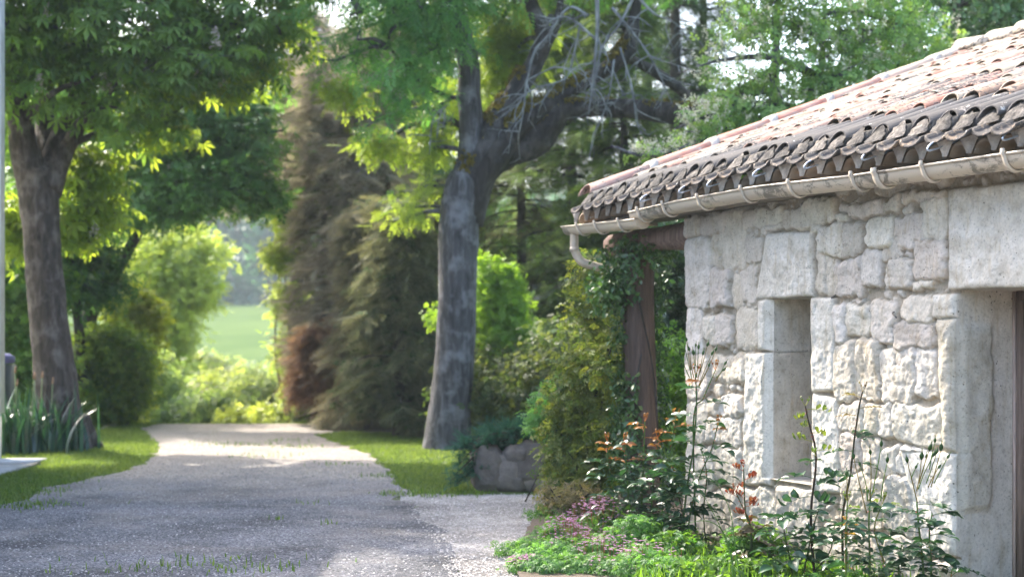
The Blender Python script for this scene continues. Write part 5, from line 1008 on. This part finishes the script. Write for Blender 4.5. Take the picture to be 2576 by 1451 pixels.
def rose(label, D, canes, seed, n_leaf=7, size=.05, L=.13, cols=(DG1, DG2), tip=(RED1, RED2), tipn=3, k=5, rad=.005, stemcol=(.06, .12, .03), thorns=True, buds=None, zlo=.35, curltip=False, stemcol2=None, leafmin=.1):
    rad *= 1.3; n_leaf = int(n_leaf * 1.35) if np.isscalar(n_leaf) else [int(q * 1.35) for q in n_leaf]
    r = np.random.default_rng(seed); pts0 = P(canes[0][0][0], canes[0][0][1], D); base = np.array([pts0[0], D, .03])
    t = thing('rose_bush', label, 'rose', base, 'rose bushes in front of the stone wall'); cr = MB()
    for ci, c in enumerate(canes):
        st = MB()
        dd = D + (c[0][2] if len(c[0]) > 2 else 0); q = np.array([P(x[0], x[1], D + (x[2] if len(x) > 2 else 0)) for x in c]); 
        if q[0][2] > .06: q = np.vstack([[q[0][0] + r.normal(0, .03), q[0][1] + r.normal(0, .04), .02], q])
        sc = np.linspace(1, .5, len(q)); tube(st, q, rad * sc * (1.1 if ci == 0 else .9), 7, 8, .12, 60, col=stemcol if (stemcol2 is None or ci % 2 == 0) else stemcol2); f = catmull(q, 8); Lf = len(f)
        ln = np.concatenate([[0], np.cumsum(np.linalg.norm(np.diff(f, axis=0), axis=1))]); tot = ln[-1]
        a0 = r.random() * 6.28
        for j in range(n_leaf if np.isscalar(n_leaf) else n_leaf[ci]):
            u = leafmin + (1 - leafmin) * (j + r.random() * .5) / (n_leaf if np.isscalar(n_leaf) else n_leaf[ci]); 
            i = min(np.searchsorted(ln, u * tot), Lf - 1); a0 += 2.4 + r.normal(0, .3); d = np.array([math.cos(a0), math.sin(a0) * .8, r.uniform(.1, .55)]); top = u > 1 - tipn / 10.
            cleaf(cr, st, f[i], d, L * 1.15 * r.uniform(.75, 1.15) * (.7 if top else 1), k if not top else 5, size * 1.45 * (.6 if top else 1.) * r.uniform(.85, 1.15), *(tip if top else cols), r, curl=(top and curltip) or (curltip and r.random() < .35), droop=.25 if top else .4)
        if tipn:
            for j in range(3): a = r.random() * 6.28; cleaf(cr, st, f[-1], (math.cos(a) * .6, math.sin(a) * .6, .8), L * .35, 3, size * .42, *tip, r, curl=True, droop=-.1)
        if thorns:
            for j in range(int(tot / .035)):
                i = r.integers(1, Lf - 1); a = r.random() * 6.28; d = np.array([math.cos(a), math.sin(a), -.25]); tube(st, [f[i], f[i] + d * .007, f[i] + d * .013 + [0, 0, -.002]], [.0032, .0016, .0003], 4, 1, col=(.38, .06, .03), cap=False)
        st.build('cane', M['leaf'], t)
    for (x, y, x2, y2, s) in (buds or []):
        st = MB(); a = P(x2, y2, D); b = P(x, y + 12, D + r.normal(0, .015)); tube(st, [a, (a + b) / 2 + [r.normal(0, .004), 0, -.004], b], [.0034, .0028, .0022], 6, 5, col=(.17, .15, .05) if r.random() < .6 else stemcol); bud(t, b, nrm(b - a) + r.normal(0, .12, 3), r, s, st)
    cr.build('foliage', M['leaf_gloss'], t, True); return t
rose('dark stemmed rose with few curled yellow tips, centre of the window slit', 8.7, [[(2040, 1300), (2052, 1180), (2050, 1120), (2034, 1060), (2026, 1020)], [(2040, 1100), (2010, 1085), (1975, 1083), (1948, 1070)], [(2030, 1040), (2015, 1020), (1995, 1010), (1985, 1005)], [(2050, 1140), (2020, 1128), (1985, 1125)], [(2052, 1180), (2090, 1150), (2120, 1150)], [(2046, 1110), (2075, 1092), (2105, 1085), (2130, 1080)]][:1], 301, 13, .052, .14, stemcol=(.055, .04, .03), tip=(YG1, YG2), tipn=3, curltip=True, rad=.0062, leafmin=.25)
rose('dark stemmed rose with reddish tip standing before the wall right of the window slit', 8.75, [[(2120, 1300), (2138, 1200), (2150, 1100), (2162, 1020), (2170, 985)]], 302, 11, .05, .15, stemcol=(.05, .05, .03), tip=((.12, .06, .03), (.2, .16, .04)), tipn=2, rad=.006, leafmin=.22)
rose('short rose with dark red young leaves below the left window jamb', 9.0, [[(1890, 1340), (1876, 1290), (1872, 1220), (1871, 1175)], [(1890, 1330), (1866, 1270), (1850, 1235)]], 303, (9, 6), .05, .11, stemcol=(.07, .10, .035), cols=((.06, .035, .03), (.10, .09, .04)), tip=(RED1, RED2), tipn=5, rad=.005, curltip=True)
rose('pale green rose with a fan of long stalked buds nearest the door', 7.9, [[(2325, 1500), (2320, 1400), (2312, 1330), (2306, 1260)], [(2345, 1500), (2342, 1400), (2338, 1340), (2345, 1290)]], 304, (8, 8), .055, .14, stemcol=(.09, .17, .05), tipn=0, rad=.0058, leafmin=.35,
     buds=[(2367, 1120, 2342, 1225, 1.15), (2356, 1128, 2330, 1215, .9), (2347, 1135, 2310, 1230, 1.), (2338, 1120, 2312, 1215, 1.2), (2383, 1140, 2350, 1215, .8), (2283, 1150, 2308, 1265, 1.), (2318, 1142, 2306, 1235, 1.25), (2303, 1165, 2292, 1205, .7), (2360, 1165, 2335, 1225, .8), (2330, 1140, 2316, 1200, .8), (2352, 1100, 2338, 1180, .8)])
rose('pale green rose with thin upright buds in front of the dark stemmed rose', 7.95, [[(2190, 1500), (2188, 1400), (2186, 1310), (2190, 1250)], [(2235, 1500), (2225, 1420), (2200, 1330), (2222, 1260)], [(2128, 1500), (2130, 1400), (2130, 1300), (2132, 1260)]], 305, (8, 7, 5), .05, .13, stemcol=(.10, .18, .05), tipn=1, tip=(YG1, YG2), rad=.0055, leafmin=.3, stemcol2=(.14, .16, .05),
     buds=[(2148, 1140, 2180, 1290, 1.), (2190, 1130, 2188, 1260, .9), (2217, 1110, 2195, 1240, 1.), (2232, 1150, 2215, 1260, 1.), (2130, 1185, 2132, 1265, 1.), (2165, 1160, 2183, 1260, .8)])
rose('tall rose with a dense head of small green buds at the wall corner', 9.9, [[(1715, 1340), (1728, 1230), (1745, 1120), (1752, 1020), (1750, 940)], [(1745, 1060), (1770, 1000), (1800, 930)], [(1735, 1300), (1760, 1200), (1790, 1130), (1805, 1070)]], 306, (11, 2, 7), .062, .17, stemcol=(.06, .13, .035), tipn=1, tip=(OR1, OR2), rad=.006, leafmin=.15,
     buds=[(1720, 850, 1742, 960, 1.), (1735, 870, 1745, 950, 1.), (1745, 880, 1750, 960, 1.1), (1757, 865, 1752, 950, 1.), (1768, 880, 1754, 960, 1.), (1779, 858, 1756, 950, 1.), (1790, 880, 1758, 970, 1.), (1728, 845, 1738, 930, .8), (1750, 860, 1750, 920, .8), (1800, 870, 1765, 960, .9), (1818, 920, 1800, 960, 1.), (1822, 905, 1802, 950, .9), (1712, 880, 1735, 950, .9), (1783, 910, 1760, 970, .8)])
rose('leafy rose with orange young shoots left of the wall corner', 10.4, [[(1610, 1380), (1615, 1250), (1620, 1130), (1622, 1060)], [(1560, 1380), (1545, 1250), (1530, 1160), (1528, 1110)], [(1650, 1380), (1672, 1250), (1690, 1120), (1700, 1050)], [(1590, 1380), (1580, 1230), (1575, 1150), (1570, 1110)], [(1640, 1380), (1640, 1260), (1650, 1160), (1655, 1100)]], 307, (12, 11, 12, 10, 10), .062, .16, stemcol=(.08, .15, .04), tip=(OR1, OR2), tipn=2, rad=.006, leafmin=.12)
rose('leafy green rose between the orange shoots and the budding rose', 10.0, [[(1690, 1400), (1680, 1300), (1668, 1210), (1672, 1150)], [(1730, 1400), (1720, 1300), (1700, 1220), (1690, 1160)], [(1780, 1400), (1770, 1290), (1778, 1200), (1770, 1150)]], 308, (11, 10, 9), .06, .15, stemcol=(.06, .12, .04), tip=(DG1, (.07, .13, .04)), tipn=1, rad=.005, leafmin=.1)
rose('low broad leaved rose at the foot of the window slit', 8.6, [[(2000, 1500), (1990, 1420), (1975, 1350), (1968, 1290)], [(2010, 1500), (2030, 1400), (2045, 1330), (2060, 1280)], [(1980, 1500), (2080, 1400), (2100, 1320)]], 309, (7, 6, 5), .06, .15, stemcol=(.05, .09, .03), tipn=0, rad=.005, leafmin=.35)
rose('rose with one broad orange leaf whorl in the bottom centre of the bed', 8.0, [[(2130, 1500), (2128, 1420), (2127, 1360), (2126, 1318)]], 310, 3, .05, .11, stemcol=(.16, .17, .04), tip=((.42, .20, .02), (.50, .27, .03)), tipn=2, rad=.0048, leafmin=.6)
rose('glossy low rose filling the bottom right between the two budding roses', 8.1, [[(2260, 1500), (2262, 1420), (2268, 1370)], [(2210, 1520), (2150, 1440), (2150, 1400)], [(2390, 1520), (2392, 1450), (2400, 1420)]], 311, (6, 5, 4), .05, .14, stemcol=(.09, .16, .05), tipn=0, rad=.0045, leafmin=.3)

# ---- pink cranesbill cushion and ground greenery ------------------------------
gc = gp(1440, 1400); gt = thing('cranesbill', 'cushion of lobed green leaves with tiny magenta pink flowers spilling on the gravel', 'flowers', (gc[0], gc[1], 0)); mb = MB(); fl = MB(); r_ = np.random.default_rng(401)
gcl = crown_cl([(1380, 1400, 9.6, .18, .05), (1460, 1380, 9.7, .22, .09), (1540, 1400, 9.4, .22, .12), (1420, 1350, 10.2, .16, .12), (1500, 1320, 10.3, .2, .16), (1560, 1440, 9.1, .25, .09), (1480, 1440, 9.1, .22, .07), (1380, 1440, 9.2, .18, .05), (1330, 1430, 9.3, .12, .04), (1560, 1370, 9.9, .2, .12), (1650, 1440, 8.9, .25, .1), (1620, 1420, 9.2, .25, .12), (1440, 1300, 10.6, .16, .14), (1600, 1350, 9.9, .2, .15), (1340, 1410, 9.6, .1, .03), (1400, 1330, 10.4, .1, .08)])
for c in gcl: c[0][2] = max(c[0][2], .06)
foliage(mb, gcl, 2300, 3, .03, T_CHEST, .035, (.045, .12, .03), (.10, .21, .06), 402, up=1.1, rnd=.5, gap=0., shell=.35)
cs = np.array([c[0] for c in gcl]); rr = np.array([c[1] for c in gcl]); NF = 900; i = r_.choice([2, 3, 4, 8, 9, 11, 1, 5], 900, p=[.1, .2, .25, .2, .07, .1, .05, .03]); ctr = cs[i] + nrm(r_.normal(size=(NF, 3)) + [0, 0, 1.1]) * rr[i] * r_.uniform(.9, 1.35, (NF, 1)); 
for k in range(5):
    a = k * 1.2566; scatter(fl, *T_LEAF, ctr, np.tile([math.cos(a), math.sin(a), .2], (NF, 1)) + r_.normal(0, .1, ctr.shape), np.tile([0, -.3, 1.], (NF, 1)), .013, lerpcol((.38, .14, .30), (.56, .32, .47), NF, r_))
for c_ in ctr[::3]: tube(mb, [c_ - [r_.normal(0, .01), 0, .10], c_], .0012, 4, 1, col=(.25, .10, .08), cap=False)
gq = [gp(x, y) for x, y in [(1330, 1400), (1380, 1390), (1440, 1400), (1500, 1390), (1560, 1400), (1400, 1350), (1460, 1340), (1530, 1340), (1600, 1380), (1650, 1420), (1480, 1440), (1380, 1440), (1580, 1450), (1430, 1310), (1500, 1300), (1700, 1450)]]
foliage(mb, [(np.array([a, b, .06]), (.26, .26, .05)) for a, b in gq], 2400, 3, .03, T_CHEST, .036, (.04, .10, .028), (.08, .17, .05), 407, up=1.1, rnd=.5, gap=0., shell=.6)
mb.build('foliage', M['leaf'], gt, False); o = fl.build('flowers', M['petal'], gt, False)
mb = MB(); r_ = np.random.default_rng(403)   # ground cover in the bed
hc = [(P(x, y, d), (rx, rx, rz)) for x, y, d, rx, rz in [(1750, 1420, 8.8, .25, .09), (1850, 1400, 8.9, .22, .09), (1950, 1400, 8.8, .22, .08), (1820, 1460, 8.2, .25, .1), (2050, 1440, 8.3, .25, .1), (1700, 1350, 9.6, .22, .12), (1620, 1300, 10.2, .22, .2), (1900, 1330, 9.2, .2, .1), (2180, 1440, 8.2, .2, .08), (2300, 1450, 8., .2, .06), (1560, 1270, 10.6, .2, .2)]]
for c in hc: c[0][2] = max(c[0][2] - .09, .05)
foliage(mb, hc, 2600, 2, .03, T_LEAF, .06, (.025, .07, .014), (.08, .15, .025), 404, up=.6, rnd=.6, gap=0., shell=.4)
foliage(mb, hc, 500, 3, .03, T_CHEST, .045, (.03, .10, .02), (.06, .15, .03), 408, up=.8, rnd=.5, gap=0., shell=.3)
px_ = r_.uniform(1600, 2420, 1300); dd_ = r_.uniform(7.9, 9.6, 1300); bx = (px_ - 1288) / FP * dd_; bpos = np.stack([bx, dd_, np.full(1300, .03)], 1)
blades(mb, bpos, 1300, .02, .15, .010, (.07, .16, .02), (.16, .30, .04), 405, .6, 4)
foliage(mb, [(W(s, .45, .05), (.3, .3, .04)) for s in np.linspace(0, 4.5, 12)], 1500, 3, .04, T_SPRIG, .05, (.03, .09, .018), (.08, .17, .03), 406, gap=0.)
tag(mb.build('ground_cover', M['leaf'], None, False), 'mixed low green weeds and grass blades covering the bed under the roses', 'ground cover', kind='stuff')
mb = MB()
for x0, y0, pts in ((1860, 1480, [(1840, 1400), (1800, 1300), (1720, 1160)]), (1870, 1480, [(1850, 1380), (1835, 1280), (1790, 1190)]), (1850, 1480, [(1830, 1360), (1780, 1310), (1690, 1325)]), (2425, 1500, [(2385, 1440), (2360, 1400)])):
    q = np.array([P(x0, y0, 8.2)] + [P(a, b, 8.3) for a, b in pts]); q[0][2] = .02; tube(mb, q, np.linspace(.0045, .0008, len(q)), 4, 8, col=(.09, .19, .05))
tag(mb.build('grass_stalks', M['leaf'], None), 'few long thin grass stalks arching in front of the roses', 'grass', kind='stuff')
# dry shrub stub between gravel and bronze shrub
shrub('dry_plant', 'sparse dry brownish plant on the edge of the pale gravel', gb(1400, 12.2), crown_cl([(1385, 1255, 12.2, .10, .12), (1420, 1270, 12, .14, .12), (1460, 1250, 11.8, .16, .12)]), 380, 3, .04, T_SPRIG, .05, (.08, .085, .04), (.17, .14, .09), 81, rs=.006)

# ---- lawns: real blades -------------------------------------------------------
def in_poly(x, y, poly):
    c = np.zeros(len(x), bool); j = len(poly) - 1
    for i in range(len(poly)):
        xi, yi = poly[i]; xj, yj = poly[j]; c ^= ((yi > y) != (yj > y)) & (x < (xj - xi) * (y - yi) / (yj - yi + 1e-12) + xi); j = i
    return c
rg = np.random.default_rng(501); n = 420000; yy = rg.uniform(10.5, 26.5, n); xx = rg.uniform(-9, 3.2, n); wob = .09 * fbm(np.stack([xx * 3, yy * 3, xx * 0], 1), 2)
bad = in_poly(xx + wob, yy + wob, drive_pts) | in_poly(xx + wob, yy, grav) | in_poly(xx, yy, gz) | ((yy < 14.4) & (xx > -.4)) | (np.abs((xx / yy) - .0) > .40) | ((xx < xr) & (yy < 17.6)) | ((xx < c1[0]) & (yy < 17.5))
xx, yy = xx[~bad], yy[~bad]; pos = np.stack([xx, yy, tz(xx, yy)], 1)
mb = MB(); blades(mb, pos, len(pos), .01, .05, .009, (.065, .12, .025), (.17, .235, .065), 502, .9, 2)
# scattered tufts on the drive and along its edges
tx = []; 
for x, y, n_, s in [(1010, 1105, 60, .25), (640, 1120, 70, .3), (650, 1150, 50, .3), (720, 1110, 40, .2), (770, 1125, 50, .25), (520, 1118, 30, .3), (860, 1170, 30, .2), (560, 1425, 60, .28), (430, 1430, 50, .3), (300, 1435, 30, .3), (650, 1440, 30, .2), (20, 1240, 400, .3), (90, 1215, 200, .25), (60, 1275, 160, .25), (150, 1200, 80, .2), (780, 1270, 12, .1), (830, 1320, 10, .05), (700, 1310, 8, .05), (1030, 1245, 120, .2), (980, 1200, 90, .15), (1190, 1245, 120, .1), (1100, 1248, 100, .2)]:
    g_ = gp(x, y); tx.append(np.stack([rg.normal(g_[0], s, n_), rg.normal(g_[1], s * .7, n_), np.full(n_, .01)], 1))
tx = np.vstack(tx); blades(mb, tx, len(tx), .01, .06, .010, (.06, .13, .02), (.14, .22, .05), 503, 1., 2)
tag(mb.build('grass', M['leaf'], None, False), 'short bright green lawn grass and tufts along the drive', 'grass', kind='stuff')
# loose pebbles
T_PEB = (np.array([[1, 0, 0], [0, 1, 0], [-1, 0, 0], [0, -1, 0], [0, 0, .7]]) * .5, np.array([[0, 1, 4], [1, 2, 4], [2, 3, 4], [3, 0, 4]]))
n = 36000; yy = 8.6 + 9 * rg.random(n) ** 1.7; xx = rg.uniform(-4.4, 1.6, n); q = in_poly(xx, yy, drive_pts); q2 = in_poly(xx, yy, grav) & ~in_poly(xx, yy, gz); mb = MB()
for k_, ca, cb_ in ((q & (rg.random(n) < .45), (.10, .10, .105), (.36, .35, .35)), (q2 | (rg.random(n) < .06) & q, (.26, .24, .22), (.54, .51, .49))):
    m_ = k_.sum(); scatter(mb, *T_PEB, np.stack([xx[k_], yy[k_], np.full(m_, .010)], 1), np.column_stack([rg.normal(size=(m_, 2)), np.zeros(m_)]), np.column_stack([rg.normal(0, .3, (m_, 2)), np.ones(m_)]), rg.uniform(.008, .022, m_), lerpcol(ca, cb_, m_, rg, .1))
tag(mb.build('loose_gravel', M['plain'], None, False), 'loose grey and whitish stone chippings lying on the drive and path', 'gravel', kind='stuff')
# ---- haze over the whole place ----
HAZE = 0.0008
hv = MB(); box(hv, (-170, -9, -7), (170, 403, 60)); hz = bpy.data.materials.new('haze'); hz.use_nodes = True; nt = hz.node_tree; nt.nodes.remove(nt.nodes['Principled BSDF'])
pv = nt.nodes.new('ShaderNodeVolumePrincipled'); pv.inputs['Density'].default_value = HAZE; pv.inputs['Color'].default_value = (.84, .96, 1, 1); pv.inputs['Anisotropy'].default_value = 0.
nt.links.new(pv.outputs[0], nt.nodes['Material Output'].inputs['Volume'])
o = hv.build('haze', hz, None, False); o['kind'] = 'stuff'; o['label'] = 'thin pale summer haze filling the air of the whole valley'; o['category'] = 'haze'
